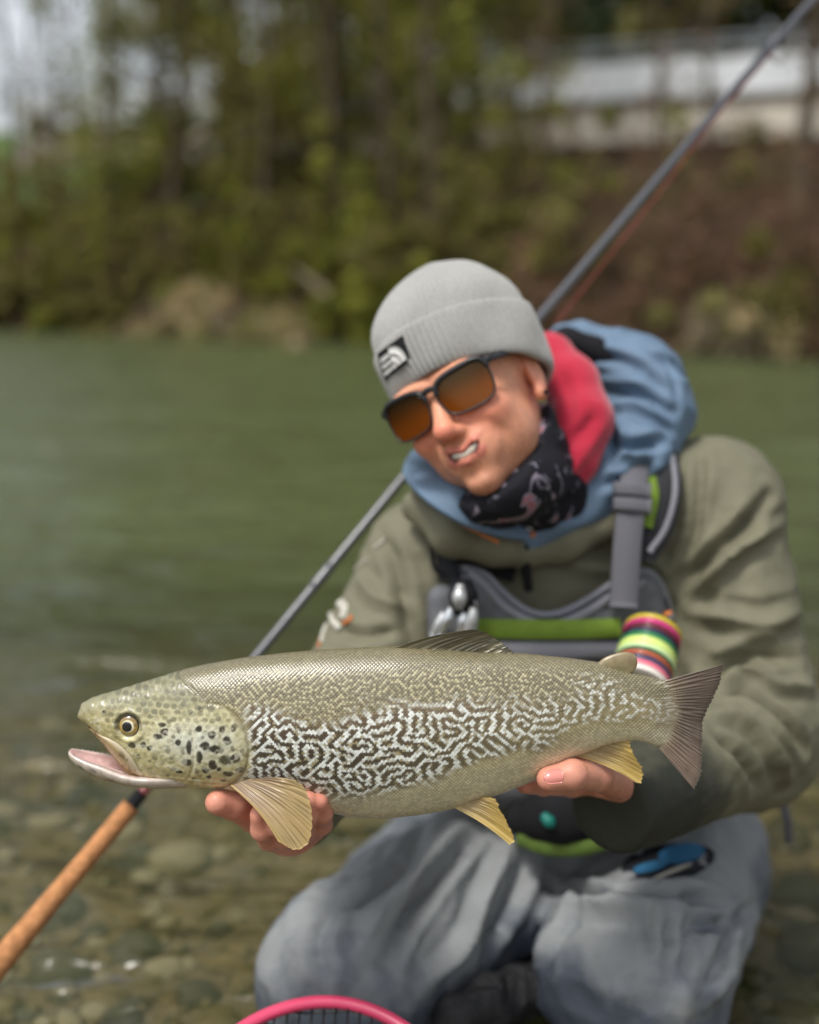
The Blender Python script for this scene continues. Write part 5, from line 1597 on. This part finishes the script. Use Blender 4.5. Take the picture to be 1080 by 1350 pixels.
# printed marks down the sleeve on the rod side
M_ORNG = mat('orange print', srgb(196, 116, 60), 0.7)
M_PRNT = mat('pale print', srgb(180, 177, 166), 0.7, var=0.3, vscale=120)
def print_mark(px_pts, w, mtl):
    C = catmull(np.array(px_pts, float), 10)
    P = np.array([jpt(*c, lift=0.0025) for c in C])
    Vv, Fc = ribbon(P, w, 0.0016, CAM - P.mean(0))
    mk('sleeve_print', Vv, Fc, mtl, jacket)
print_mark([(447, 792), (455, 803), (452, 815)], 0.011, M_PRNT)
print_mark([(436, 806), (440, 818), (448, 828)], 0.009, M_PRNT)
print_mark([(432, 822), (427, 834), (424, 846)], 0.007, M_PRNT)
print_mark([(468, 750), (478, 742), (486, 736)], 0.004, M_PRNT)
print_mark([(492, 722), (502, 716), (508, 708)], 0.003, M_PRNT)
print_mark([(452, 822), (460, 818), (464, 812)], 0.005, M_ORNG)
print_mark([(424, 838), (421, 846), (420, 853)], 0.003, M_ORNG)

# neck gaiter, inner red hood, blue hood and collar
def blob(name, lst, h, mtl, parent, flat=None, noise=0.0, nsc=18, lines=None, carve=None, k=0.03, col=None, post=None):
    ch = chain_px(lst)
    P = np.array([c[0] for c in ch]); r = max(c[1] for c in ch)
    def fn(p):
        d = s_chain(p, ch, k)
        if noise: d = d - noise * ridged(p * nsc, 2)
        if carve is not None: d = smax(d, -carve(p), 0.008)
        return d
    V, Q = sdf_mesh(fn, P.min(0) - r - 0.03, P.max(0) + r + 0.03, h)
    if lines: V = creases(V, Q, lines)
    return mk(name, V, Q, mtl, parent), V, Q
m = mat('printed gaiter', (0.02, 0.02, 0.024), 0.85, 0.2)
N, L = m.node_tree.nodes, m.node_tree.links
vo = N.new('ShaderNodeTexNoise'); vo.inputs['Scale'].default_value = 26; vo.inputs['Detail'].default_value = 2.5; vo.inputs['Distortion'].default_value = 1.5
tc = N.new('ShaderNodeTexCoord'); L.new(tc.outputs['Object'], vo.inputs['Vector'])
rp = N.new('ShaderNodeValToRGB')
rp.color_ramp.elements[0].position = 0.56; rp.color_ramp.elements[0].color = (0.012, 0.012, 0.016, 1)
rp.color_ramp.elements[1].position = 0.63; rp.color_ramp.elements[1].color = (*srgb(136, 132, 146), 1)
e_ = rp.color_ramp.elements.new(0.70); e_.color = (*srgb(160, 100, 110), 1)
L.new(vo.outputs[0], rp.inputs[0]); L.new(rp.outputs[0], N['Principled BSDF'].inputs['Base Color'])
M_GAIT = m
def gait(p):
    q = hl(p)
    d = s_ell(q, (0.004, -0.012, -0.118), (0.066, 0.074, 0.042))
    d = smin(d, s_cone(p, f32(hw((0, 0.02, -0.07))), f32(at(722, 672, 1.52)), 0.070, 0.062), 0.02)
    d = d - 0.004 * ridged(p * np.array([12, 12, 34.0]), 2)
    # stays under the chin line
    cut = (q[:, 2] + 0.083) + 0.55 * (q[:, 1] + 0.02) * -1.0
    return smax(d, cut * 0.8, 0.006)
V, Q = sdf_mesh(gait, np.minimum(NB, hw((0, 0, -0.1))) - 0.16, np.maximum(NB, hw((0, 0, -0.1))) + 0.16, 0.004)
mk('neck_gaiter', V, Q, M_GAIT, person)
M_RED = mat('red fleece', srgb(180, 42, 64), 0.9, 0.2, var=0.10, vscale=40, bump=0.3, bscale=500, bdist=0.001, sheen=0.3)
blob('red_hood', [(697, 690, 1.452, .008), (722, 650, 1.455, .020), (752, 605, 1.475, .029), (768, 555, 1.50, .034), (752, 505, 1.535, .030), (726, 468, 1.575, .022), (712, 455, 1.60, .016)],
     0.004, M_RED, person, noise=0.0022, nsc=14, k=0.02,
     lines=[([(785, 545), (770, 565), (742, 590)], -0.006, 0.008), ([(740, 480), (752, 540), (735, 610)], -0.004, 0.010), ([(800, 560), (770, 600), (730, 655)], 0.004, 0.008)])
M_BLUE = mat('steel blue shell', srgb(98, 120, 142), 0.7, 0.35, var=0.10, vscale=20, bump=0.2, bscale=1100, bdist=0.0006)
blob('hood', [(692, 712, 1.452, .008), (735, 688, 1.468, .012), (790, 650, 1.495, .022), (832, 607, 1.535, .042), (856, 545, 1.585, .048), (838, 492, 1.625, .042), (790, 462, 1.66, .026), (745, 452, 1.68, .018)],
     0.0036, M_BLUE, person, noise=0.0078, nsc=15, k=0.03,
     lines=[([(735, 462), (790, 470), (845, 490), (880, 520)], -0.015, 0.008), ([(765, 490), (800, 515), (850, 520), (880, 545)], -0.014, 0.008), ([(800, 540), (835, 535), (890, 560)], 0.008, 0.008),
            ([(795, 570), (830, 590), (880, 580)], -0.013, 0.008), ([(800, 610), (840, 600), (870, 615)], 0.009, 0.008), ([(790, 640), (830, 628), (868, 600)], -0.010, 0.007),
            ([(775, 520), (800, 560), (812, 610)], -0.012, 0.008), ([(760, 478), (815, 480), (870, 505)], 0.008, 0.007), ([(850, 455), (885, 490), (895, 540)], -0.006, 0.006)])
M_BLK = mat('black lining', (0.012, 0.012, 0.014), 0.85, 0.2)
blob('hood_lining', [(718, 458, 1.615, .012), (748, 452, 1.625, .016), (782, 462, 1.625, .013), (806, 474, 1.615, .007)], 0.004, M_BLK, person, noise=0.002, k=0.02)
# folded-down collar on the rod side
c0 = np.array([at(694, 706, 1.430), at(655, 692, 1.385), at(612, 670, 1.365), at(576, 645, 1.385), at(556, 622, 1.46), at(562, 604, 1.55)])
C = catmull(c0, 40)
w_ = np.interp(np.linspace(0, 1, 40), [0, 0.3, 0.7, 1], [0.014, 0.036, 0.046, 0.04])
ups = np.array([0.1, -0.9, 0.55])
Vv, Fc = ribbon(C, w_, 0.008, ups)
o = mk('collar', Vv, Fc, M_BLUE, person); bev(o, 0.002)
C2_ = catmull(c0[1:] + np.array([0.002, 0.002, -0.021]), 30)
Vv, Fc = tube(C2_, 0.0018, seg=8)
mk('collar_piping', Vv, Fc, M_ORNG, person)
Vv, Fc = box(at(549, 655, 1.475), (0.012, 0.006, 0.018)); o = mk('collar_tab', Vv, Fc, M_ORNG, person); bev(o, 0.003)
Vv, Fc = tube([at(694, 688, 1.438), at(697, 700, 1.436)], [.008, .006], seg=12); mk('collar_tab', Vv, Fc, M_PRNT, person)
Vv, Fc = box(at(699, 705, 1.437), (0.012, 0.005, 0.006)); mk('collar_tab', Vv, Fc, M_ORNG, person)
# the jacket's own collar below the blue lining
blob('jacket_collar', [(552, 668, 1.470, .018), (600, 702, 1.430, .024), (650, 718, 1.440, .022), (696, 724, 1.468, .018), (740, 712, 1.480, .024), (800, 680, 1.505, .030), (850, 640, 1.55, .034)], 0.0045, M_JACK, person, noise=0.003, nsc=12, k=0.02)
Vv, Fc = tube([at(691, 716, 1.440), at(693, 745, 1.452), at(697, 778, 1.462)], [0.0062, 0.0066, 0.0058], seg=10, n=12)
mk('zip_pull', Vv, Fc, M_BLK, person)

# ------------------------------------------------------------------ waders
H1, K1 = at(890, 1135, 1.60), at(838, 1282, 1.325)
H0, K0 = at(700, 1128, 1.60), at(462, 1282, 1.335)
A1 = np.array([K1[0] + 0.03, 1.82, 0.035]); A0 = np.array([K0[0] + 0.12, 1.86, 0.035])
def wader_sdf(p):
    d = s_ell(p, f32(at(800, 1120, 1.63)), (0.195, 0.13, 0.13))
    d = smin(d, s_cone(p, H1, K1, 0.118, 0.104), 0.05)
    d = smin(d, s_cone(p, f32(K1 + np.array([0.0, 0.0, -0.012])), f32(A1), 0.100, 0.075), 0.03)
    e = smin(s_cone(p, H0, K0, 0.116, 0.100), s_cone(p, f32(K0 + np.array([0.0, 0.0, -0.012])), f32(A0), 0.096, 0.07), 0.03)
    d = smin(d, e, 0.022)
    d = d - 0.0065 * ridged(p * np.array([9.0, 7, 15]) + 3.1, 2) - 0.003 * fbm(p * 9, 2) - 0.0026 * ridged(p * np.array([26.0, 20, 20]) + 1.7, 2)
    return smax(d, -(p[:, 2] + 0.085), 0.01)
wlo = np.array([K0[0] - 0.18, 1.14, -0.11]); whi = np.array([max(H1[0], K1[0]) + 0.20, 1.98, 0.36])
V, Q = sdf_mesh(wader_sdf, wlo, whi, 0.0052)
V = creases(V, Q, [
    ([(640, 1090), (590, 1140), (540, 1210), (510, 1270)], -0.0216, 0.0102),
    ([(610, 1085), (560, 1150), (505, 1200), (470, 1260)], 0.0135, 0.0119),
    ([(560, 1085), (520, 1150), (450, 1200)], -0.0135, 0.0110),
    ([(680, 1100), (640, 1180), (610, 1250), (560, 1300)], 0.0162, 0.0119),
    ([(700, 1130), (670, 1200), (640, 1260)], -0.0175, 0.0110),
    ([(440, 1190), (420, 1240), (430, 1300)], -0.0081, 0.0119),
    ([(720, 1170), (800, 1180), (880, 1178), (960, 1190)], -0.0216, 0.0102),
    ([(745, 1200), (820, 1195), (900, 1210)], 0.0135, 0.0136),
    ([(850, 1195), (855, 1230), (860, 1262)], -0.0095, 0.0075),
    ([(880, 1200), (882, 1240), (876, 1270)], -0.0081, 0.0075),
    ([(905, 1205), (905, 1245), (898, 1275)], -0.0081, 0.0075),
    ([(770, 1180), (730, 1230), (700, 1290)], 0.0135, 0.0110),
    ([(950, 1200), (960, 1250), (930, 1310)], -0.0135, 0.0119),
    ([(1000, 1190), (960, 1215), (900, 1222)], -0.0108, 0.0085)])
m = mat('grey wader fabric', srgb(132, 135, 136), 0.68, 0.35, var=0.12, vscale=18, bump=0.45, bscale=40, bdist=0.005)
N, L = m.node_tree.nodes, m.node_tree.links          # wet, darker cloth in irregular splashes near the water
bs = N['Principled BSDF']; src = bs.inputs['Base Color'].links[0].from_socket
gg = N.new('ShaderNodeNewGeometry'); sp = N.new('ShaderNodeSeparateXYZ'); L.new(gg.outputs['Position'], sp.inputs[0])
wnz = N.new('ShaderNodeTexNoise'); wnz.inputs['Scale'].default_value = 8; wnz.inputs['Detail'].default_value = 4; wnz.inputs['Roughness'].default_value = 0.55
L.new(gg.outputs['Position'], wnz.inputs['Vector'])
ma = N.new('ShaderNodeMath'); ma.operation = 'MULTIPLY_ADD'; ma.inputs[1].default_value = 0.42; L.new(wnz.outputs[0], ma.inputs[0]); 
neg = N.new('ShaderNodeMath'); neg.operation = 'MULTIPLY'; neg.inputs[1].default_value = -1.0; L.new(sp.outputs['Z'], neg.inputs[0]); L.new(neg.outputs[0], ma.inputs[2])
mr_ = N.new('ShaderNodeMapRange'); mr_.inputs['From Min'].default_value = 0.02; mr_.inputs['From Max'].default_value = 0.09; mr_.inputs['To Min'].default_value = 0; mr_.inputs['To Max'].default_value = 1
L.new(ma.outputs[0], mr_.inputs['Value'])
mxw = N.new('ShaderNodeMix'); mxw.data_type = 'RGBA'; L.new(mr_.outputs[0], mxw.inputs['Factor']); L.new(src, mxw.inputs['A']); mxw.inputs['B'].default_value = (*srgb(80, 87, 98), 1)
L.new(mxw.outputs['Result'], bs.inputs['Base Color'])
rw = N.new('ShaderNodeMapRange'); rw.inputs['To Min'].default_value = 0.7; rw.inputs['To Max'].default_value = 0.42; L.new(mr_.outputs[0], rw.inputs['Value']); L.new(rw.outputs[0], bs.inputs['Roughness'])
waders = mk('waders', V, Q, m, person)
WBVH = bvh_of(V, Q)
# =================================================================== gear
# ---- chest pack
PT = np.array([(563, 806), (568, 776), (588, 756), (612, 749), (640, 757), (662, 779), (690, 802), (715, 811), (745, 807), (780, 789), (815, 767), (845, 753), (866, 760), (880, 785), (887, 815)], float)
def pk_Y(x, y):
    return 1.428 + 0.055 * ((x - 725) / 165.0) ** 2 - 0.010 * sm(760, 860, y) + 0.006 * np.sin(x / 21.0) * sm(700, 640, x)
def pk(x, y, lift=0.0):
    p = at(x, y, float(pk_Y(x, y)) - lift)
    return p
pack = thing('chest_pack', 'grey fishing chest pack with lime green band strapped over the olive jacket', 'pack', at(740, 1080, 1.47))
M_PACK = mat('grey pack nylon', srgb(98, 100, 104), 0.7, 0.35, var=0.14, vscale=30, bump=0.35, bscale=800, bdist=0.001)
M_PACKD = mat('dark pack nylon', srgb(44, 45, 48), 0.75, 0.3, var=0.2, vscale=30, bump=0.35, bscale=800, bdist=0.001)
M_RIM = mat('pack piping', srgb(126, 127, 134), 0.6, 0.35, bump=0.2, bscale=600)
M_LIME = mat('lime green webbing', srgb(112, 138, 48), 0.75, 0.3, var=0.12, vscale=60, bump=0.3, bscale=700, bdist=0.001)
nx, nv = 90, 50
xs_ = np.linspace(563, 887, nx)
ct = catmull(PT, 400)
yt = np.interp(xs_, ct[:, 0], ct[:, 1])
yb = np.interp(xs_, [563, 600, 720, 850, 887], [1010, 1055, 1075, 1050, 1000])
V0 = np.zeros((nx, nv, 3)); V1 = V0.copy()
for i in range(nx):
    for j, v in enumerate(np.linspace(0, 1, nv)):
        y = yt[i] + (yb[i] - yt[i]) * v
        ed = min((y - yt[i]) / 22, (yb[i] - y) / 30, (xs_[i] - 563) / 22, (887 - xs_[i]) / 22, 1.0)
        rnd_ = 1 - math.sqrt(max(0, 1 - (1 - ed) ** 2))
        wr = 0.0022 * float(fbm(np.array([xs_[i] / 30, y / 22, 4.0]), 2))
        V0[i, j] = at(xs_[i], y, float(pk_Y(xs_[i], y)) + 0.028 * rnd_ + wr)
        V1[i, j] = at(xs_[i], y, float(pk_Y(xs_[i], y)) + 0.060)
g = grid_faces(nx, nv); k = nx * nv
per = [i * nv for i in range(nx)] + [(nx - 1) * nv + j for j in range(1, nv)] + [i * nv + nv - 1 for i in range(nx - 2, -1, -1)] + [j for j in range(nv - 2, 0, -1)]
rim = np.array([[per[q], per[(q + 1) % len(per)], per[(q + 1) % len(per)] + k, per[q] + k] for q in range(len(per))])
mk('body', np.vstack([V0.reshape(-1, 3), V1.reshape(-1, 3)]), np.vstack([g, g[:, ::-1] + k, rim]), M_PACK, pack)
rimc = np.array([pk(x, y + 3, 0.0) + np.array([0, 0.012, 0]) for x, y in catmull(PT, 70)])
mk('piping', *tube(rimc, 0.0048, seg=10), M_RIM, pack)
U2 = np.array([(618, 752), (640, 772), (662, 797), (690, 815), (718, 823), (748, 819), (782, 802), (816, 781), (850, 768)], float)
mk('piping', *ribbon(np.array([pk(x, y, 0.0) for x, y in catmull(U2, 50)]), 0.010, 0.004, (0, -1, 0.2)), M_RIM, pack)
def band(name, y0, y1, x0, x1, mtl, lift=0.004, th=0.004):
    C = np.array([pk(x, (y0 + y1) / 2 + 2.0 * math.sin((x - x0) / 60), lift) for x in np.linspace(x0, x1, 36)])
    w = np.linalg.norm(pk(720, y1) - pk(720, y0))
    o = mk(name, *ribbon(C, w, th, (0, -1, 0.25)), mtl, pack)
    return o
band('green_band', 815, 841, 628, 818, M_LIME)
band('lower_panel', 845, 866, 634, 822, M_RIM, 0.003, 0.003)
# pocket on the rod side
blob('pocket', [(584, 790, 1.447, .017), (588, 830, 1.445, .020), (592, 880, 1.45, .02)], 0.004, M_PACK, pack, noise=0.002, nsc=20, k=0.02)
# lower pouch, dark, with its green trim
blob('pouch', [(690, 1078, 1.430, .022), (740, 1072, 1.405, .034), (800, 1058, 1.405, .036), (850, 1040, 1.430, .026)], 0.0045, M_BLK, pack, noise=0.003, nsc=14, k=0.02)
C = catmull(np.array([at(682, 1104, 1.415), at(720, 1118, 1.385), at(770, 1118, 1.372), (at(820, 1102, 1.375)), at(868, 1076, 1.40)]), 30)
mk('green_trim', *ribbon(C, 0.018, 0.003, (0, -1, 0.1)), mat('dull green trim', srgb(84, 106, 42), 0.8, var=0.2, vscale=80), pack)
mk('clip', *tube([at(716, 1074, 1.372), at(724, 1083, 1.366), at(730, 1088, 1.37)], [.005, .0085, .004], seg=12, n=8), mat('teal plastic', srgb(24, 112, 102), 0.5), pack)
mk('clip', *tube([at(740, 1082, 1.370), at(746, 1087, 1.368)], [.003, .003], seg=8), M_STEEL, pack)
# shoulder strap beside the hood, with buckle and lime edge
M_WEB = mat('grey webbing', srgb(100, 100, 106), 0.75, 0.3, bump=0.4, bscale=500, bdist=0.001)
def jstrap(name, pts, w, mtl, lift=0.006, th=0.004, parent=pack):
    P = np.array([jpt(a, b, lift) for a, b in catmull(np.array(pts, float), 22)])
    Yk = np.convolve(np.pad(P[:, 1], 3, 'edge'), np.ones(7) / 7, 'valid')       # smooth the run over folds
    for i, (a, b) in enumerate(catmull(np.array(pts, float), 22)): P[i] = at(a, b, min(Yk[i], P[i, 1] + 0.002))
    return mk(name, *ribbon(P, w, th, (0, -1, 0.3)), mtl, parent)
def estrap(name, pts, w, mtl, th=0.005):
    return mk(name, *ribbon(catmull(np.array([at(*q) for q in pts]), 24), w, th, (0, -1, 0.35)), mtl, pack)
estrap('strap_pad', [(866, 596, 1.508), (872, 640, 1.480), (862, 690, 1.466), (838, 730, 1.458)], 0.050, M_PACKD, 0.007)
estrap('strap_edge', [(886, 600, 1.503), (890, 648, 1.474), (878, 695, 1.460), (856, 728, 1.452)], 0.007, M_RIM, 0.006)
estrap('strap_lime', [(856, 628, 1.482), (860, 655, 1.470), (852, 695, 1.459)], 0.016, M_LIME, 0.005)
estrap('strap', [(838, 612, 1.485), (833, 660, 1.456), (827, 720, 1.438), (822, 800, 1.424)], 0.034, M_WEB, 0.006)
for y, yy in ((644, 1.458), (664, 1.450)):
    o = mk('buckle', *ribbon(catmull(np.array([at(808, y, yy), at(832, y + 1, yy - 0.004), at(856, y + 4, yy)]), 10), 0.016, 0.008, (0, -1, 0.3)), M_WEB, pack); bev(o, 0.002)
estrap('strap_tail', [(1030, 1050, 1.54), (1038, 1080, 1.54), (1041, 1112, 1.56)], 0.011, M_WEB, 0.003)
# strap and black mesh on the rod side
jstrap('strap', [(592, 690), (590, 725), (592, 765)], 0.026, M_PACKD, 0.010, 0.005)
jstrap('mesh_panel', [(606, 722), (650, 730), (684, 742)], 0.052, M_BLK, 0.008, 0.004)
lp = [jpt(578, 700, 0.012), jpt(570, 722, 0.016), jpt(573, 748, 0.014), jpt(586, 758, 0.012)]
mk('cord_loop', *tube(lp, 0.0030, seg=8, n=20), M_BLK, pack)

# ---- tools hanging from the pack
M_CHR = mat('polished steel', srgb(205, 208, 210), 0.25, 0.5, metal=0.9)
M_CHRW = mat('brushed steel', srgb(190, 192, 192), 0.4, 0.5, metal=0.6)
t = thing('retractor', 'black oval retractor with silver face clipped to the chest pack', 'retractor', at(609, 800, 1.41))
mk('case', *tube([at(612, 768, 1.412), at(611, 785, 1.402), at(609, 806, 1.408)], [.010, .018, .012], seg=16, n=12), M_BLK, t)
mk('face', *tube([at(607, 772, 1.392), at(606, 788, 1.384), at(606, 800, 1.391)], [.005, .0095, .005], seg=14, n=10), M_CHRW, t)
t = thing('forceps', 'silver forceps hanging beside the retractor above the fish back', 'forceps', at(590, 838, 1.40))
mk('blade', *tube([at(596, 800, 1.40), at(589, 818, 1.397), at(582, 838, 1.40)], [.004, .0070, .0055], seg=10, n=10), M_CHR, t)
mk('blade', *tube([at(586, 806, 1.405), at(579, 822, 1.402), at(572, 838, 1.405)], [.003, .0060, .0050], seg=10, n=10), M_CHRW, t)
t = thing('line_nippers', 'small bright line nippers hanging below the retractor', 'nippers', at(620, 838, 1.395))
mk('jaw', *tube([at(624, 800, 1.393), at(622, 815, 1.390), at(618, 834, 1.394)], [.005, .008, .010], seg=12, n=10), M_CHRW, t)
mk('jaw', *tube([at(613, 808, 1.395), at(611, 818, 1.393), at(610, 834, 1.396)], [.004, .007, .009], seg=12, n=10), M_CHR, t)
mk('ring', *tube([at(621, 798, 1.392) + 0.006 * np.array([math.cos(a), 0, math.sin(a)]) for a in np.linspace(0, 2 * np.pi, 24, endpoint=False)], 0.0014, seg=6, closed=True), M_CHR, t)

# ---- stack of tippet spools
holder = thing('tippet_spools', 'stack of brightly coloured line spools hanging from the chest pack', 'line spools', at(856, 895, 1.37))
top, bot = at(861, 834, 1.400), at(841, 906, 1.335)
axd = (bot - top); SL = np.linalg.norm(axd); axd /= SL
ux = np.cross(axd, [0, 1, 0]); ux /= np.linalg.norm(ux); uy = np.cross(axd, ux)
spools = [((196, 178, 46), 8), ((196, 52, 120), 9), ((96, 20, 34), 9), ((34, 40, 70), 7), ((40, 128, 76), 7), ((206, 226, 130), 13), ((214, 234, 176), 7), ((36, 120, 84), 5), ((168, 84, 50), 9), ((60, 62, 96), 8), ((226, 120, 140), 8), ((230, 224, 214), 9)]
tot_ = sum(w for _, w in spools); acc_ = 0.0
a = np.linspace(0, 2 * np.pi, 48, endpoint=False)
for (c, w) in spools:
    z0, z1 = acc_ / tot_ * SL, (acc_ + w) / tot_ * SL; acc_ += w
    dz = z1 - z0
    prof = [(0.010, z0 + .0003), (0.0335, z0 + .0003), (0.0345, z0 + dz * .12), (0.0345, z0 + dz * .22), (0.0325, z0 + dz * .3), (0.0325, z0 + dz * .7), (0.0345, z0 + dz * .78), (0.0345, z0 + dz * .9), (0.0335, z1 - .0003), (0.010, z1 - .0003)]
    V = np.array([[top + axd * z + r * (math.cos(q) * ux + math.sin(q) * uy) for q in a] for r, z in prof]).reshape(-1, 3)
    mk('spool', V, grid_faces(len(prof), 48, close_m=True, close_n=True)[:, ::-1], mat('spool', srgb(*c), 0.35, 0.5, coat=0.3), holder)
mk('core', *tube([top - axd * 0.006, bot + axd * 0.006], 0.0115, seg=24), M_LIME, holder)
mk('bead', *tube([at(879, 806, 1.40), at(881, 811, 1.398)], 0.0055, seg=12), M_ORNG, holder)
mk('cord', *tube([at(878, 790, 1.44), at(880, 806, 1.40), top - axd * 0.004], 0.0022, seg=8, n=14), M_BLK, holder)

# ---- fly rod, running behind the angler's neck
rod = thing('fishing_rod', 'dark fishing rod with cork grip slanting behind the angler from the shallows', 'fishing rod', at(-150, 1448, 1.27))
rp_ = np.array([at(-150, 1448, 1.262), at(-60, 1340, 1.30), at(186, 1047, 1.42), at(345, 857, 1.516), at(620, 524, 1.715), at(760, 362, 1.835), at(1020, 58, 2.09), at(1260, -212, 2.40)])
R0 = catmull(rp_, 400)
SR = np.linspace(0, 1, 400)
def rod_s(px):                                  # nearest curve parameter to a photo column
    d = R0 - CAM
    cx = CX + F_PX * d[:, 0] / (d @ _FWD)
    return int(np.argmin(abs(cx - px)))
i0, i1, i2 = rod_s(-140), rod_s(178), rod_s(192)
M_CORK = mat('cork grip', srgb(178, 126, 84), 0.85, 0.2, var=0.42, vscale=90, bump=0.5, bscale=220, bdist=0.002)
M_BLANK = mat('graphite blank', srgb(74, 76, 82), 0.32, 0.5, coat=0.5, coat_rough=0.15)
gripc = R0[i0:i1]
gr_ = 0.0162 - 0.0042 * np.linspace(0, 1, len(gripc)) + 0.0012 * np.sin(np.linspace(0, 3.0, len(gripc)) * 2)
T_, N_2, B_2 = frame_along(gripc)
mk('cork_grip', *tube(gripc, gr_, seg=24), M_CORK, rod)
mk('winding_check', *tube(R0[i1 - 1:i2], 0.0085, seg=16), M_BLK, rod)
mk('thread_wrap', *tube(R0[i2 - 1:rod_s(206)], 0.0068, seg=14), mat('maroon thread', srgb(126, 62, 62), 0.35, coat=0.5), rod)
bl = R0[i1:]
mk('blank', *tube(bl, np.linspace(0.0062, 0.0070, len(bl)), seg=14), M_BLANK, rod)
for px_ in (425, 1018):
    i = rod_s(px_)
    mk('ferrule', *tube(R0[i - 3:i + 4], 0.0092 if px_ > 600 else 0.0072, seg=14), M_BLANK, rod)
i = rod_s(1018); Tn = (R0[i + 1] - R0[i - 1]); Tn /= np.linalg.norm(Tn)
gc_ = R0[i] + np.array([0.012, 0, -0.016]); e1 = np.cross(Tn, [0, 0, 1.0]); e1 /= np.linalg.norm(e1); e2 = np.cross(Tn, e1)
mk('line_guide', *tube([gc_ + 0.012 * (math.cos(q) * e1 + math.sin(q) * e2) for q in np.linspace(0, 2 * np.pi, 24, endpoint=False)], 0.0018, seg=6, closed=True), M_CHRW, rod)
# fly line along the rod
lc = [at(732, 428, 1.79), at(792, 352, 1.84), at(866, 258, 1.90), at(942, 158, 1.98), at(1022, 66, 2.08)]
V, Fc = tube(lc, 0.0008, seg=8, n=40)
mk_top('fly_line', V, Fc, mat('red fly line', srgb(150, 62, 58), 0.5), 'thin dull red fly line running up beside the rod above the hood', 'line')

# ---- landing net on the water by the knees
net = thing('landing_net', 'landing net with pink rim and black mesh lying against the knees', 'landing net', (at(430, 1322, 1.18)[0], 0.8, -0.02))
nt_top = at(436, 1321, 1.175)
Wd = np.array([0.04, 0.90, 0.43]); Wd /= np.linalg.norm(Wd)
Ud = np.array([1.0, -0.03, -0.02]); Ud -= Wd * Ud.dot(Wd); Ud /= np.linalg.norm(Ud)
Nd = np.cross(Ud, Wd)
A_, B_ = 0.165, 0.215
nc = nt_top - Wd * B_
def hoop(t): return nc + Ud * A_ * np.cos(t) + Wd * B_ * np.sin(t)
M_PINK = mat('pink rim', srgb(214, 66, 104), 0.35, 0.5, coat=0.4, coat_rough=0.15)
ta = R(90) - math.asin(0.092 / A_) * 1.0
arc1 = np.array([hoop(t) for t in np.linspace(ta - 0.02, R(90) + 2.4, 90)])
arc2 = np.array([hoop(t) for t in np.linspace(R(90) + 2.4, ta + 2 * math.pi - 0.02, 90)])
mk('rim', *tube(arc1, 0.0068, seg=14), M_PINK, net)
mk('rim_joint', *tube(arc2, 0.0074, seg=14), M_BLK, net)
strands = []
for k_ in range(26):
    u = -0.96 + 1.92 * k_ / 25
    hgt_ = math.sqrt(1 - u * u)
    for dirn in (0, 1):
        s_ = np.linspace(-hgt_, hgt_, 15)
        if dirn == 0: a_, b_ = u + 0 * s_, s_
        else: a_, b_ = s_, u + 0 * s_
        sag = -0.030 * (1 - np.clip(a_ ** 2 + b_ ** 2, 0, 1)) ** 0.6
        P = nc + Ud * (A_ * a_)[:, None] + Wd * (B_ * b_)[:, None] + Nd * (sag + 0.004 * np.sin(9 * a_ + 7 * b_))[:, None]
        strands.append(tube(P, 0.0013, seg=5))
V, Fc = join(strands)
tag(mk('mesh', V, Fc, mat('black rubber mesh', (0.012, 0.012, 0.013), 0.4, 0.5), net), kind='stuff')
# slack mesh bag spilling between the knees
blob('mesh_bag', [(600, 1338, 1.27, .020), (640, 1325, 1.30, .026), (690, 1305, 1.34, .024), (720, 1285, 1.38, .018)], 0.004, mat('dark mesh bag', (0.018, 0.018, 0.02), 0.5, 0.4, bump=1.0, bscale=260, bdist=0.004), net, noise=0.005, nsc=34, k=0.02)

# ---- emblem printed on the waders at the hip
ef, en = surf_uv(WBVH, [(818, 1122), (936, 1104), (944, 1152), (826, 1174)])
M_EBLK = mat('emblem black', (0.012, 0.013, 0.018), 0.6)
M_EBLU = mat('emblem blue', srgb(48, 108, 148), 0.7)
n_ = 25
def disc_on(f, nrm, c, ru, rv, rot_, lift, name, mtl, parent):
    Aa, Rr = np.meshgrid(np.linspace(0, 2 * np.pi, 33), np.linspace(0.02, 1, 6), indexing='ij')
    uu, vv = Rr * np.cos(Aa) * ru, Rr * np.sin(Aa) * rv
    u, v = c[0] + uu * math.cos(rot_) - vv * math.sin(rot_), c[1] + uu * math.sin(rot_) + vv * math.cos(rot_)
    return slab(f(u, v), nrm(u, v), lift, 0.0007, name, mtl, parent)
disc_on(ef, en, (0.5, 0.5), 0.52, 0.50, 0.0, 0.0005, 'emblem', M_EBLK, waders)
disc_on(ef, en, (0.66, 0.34), 0.26, 0.26, 0.2, 0.0014, 'emblem_mark', M_EBLU, waders)
disc_on(ef, en, (0.30, 0.55), 0.20, 0.12, -0.2, 0.0014, 'emblem_mark', M_EBLU, waders)
disc_on(ef, en, (0.52, 0.78), 0.26, 0.05, -0.5, 0.0024, 'emblem_mark', M_PRNT, waders)
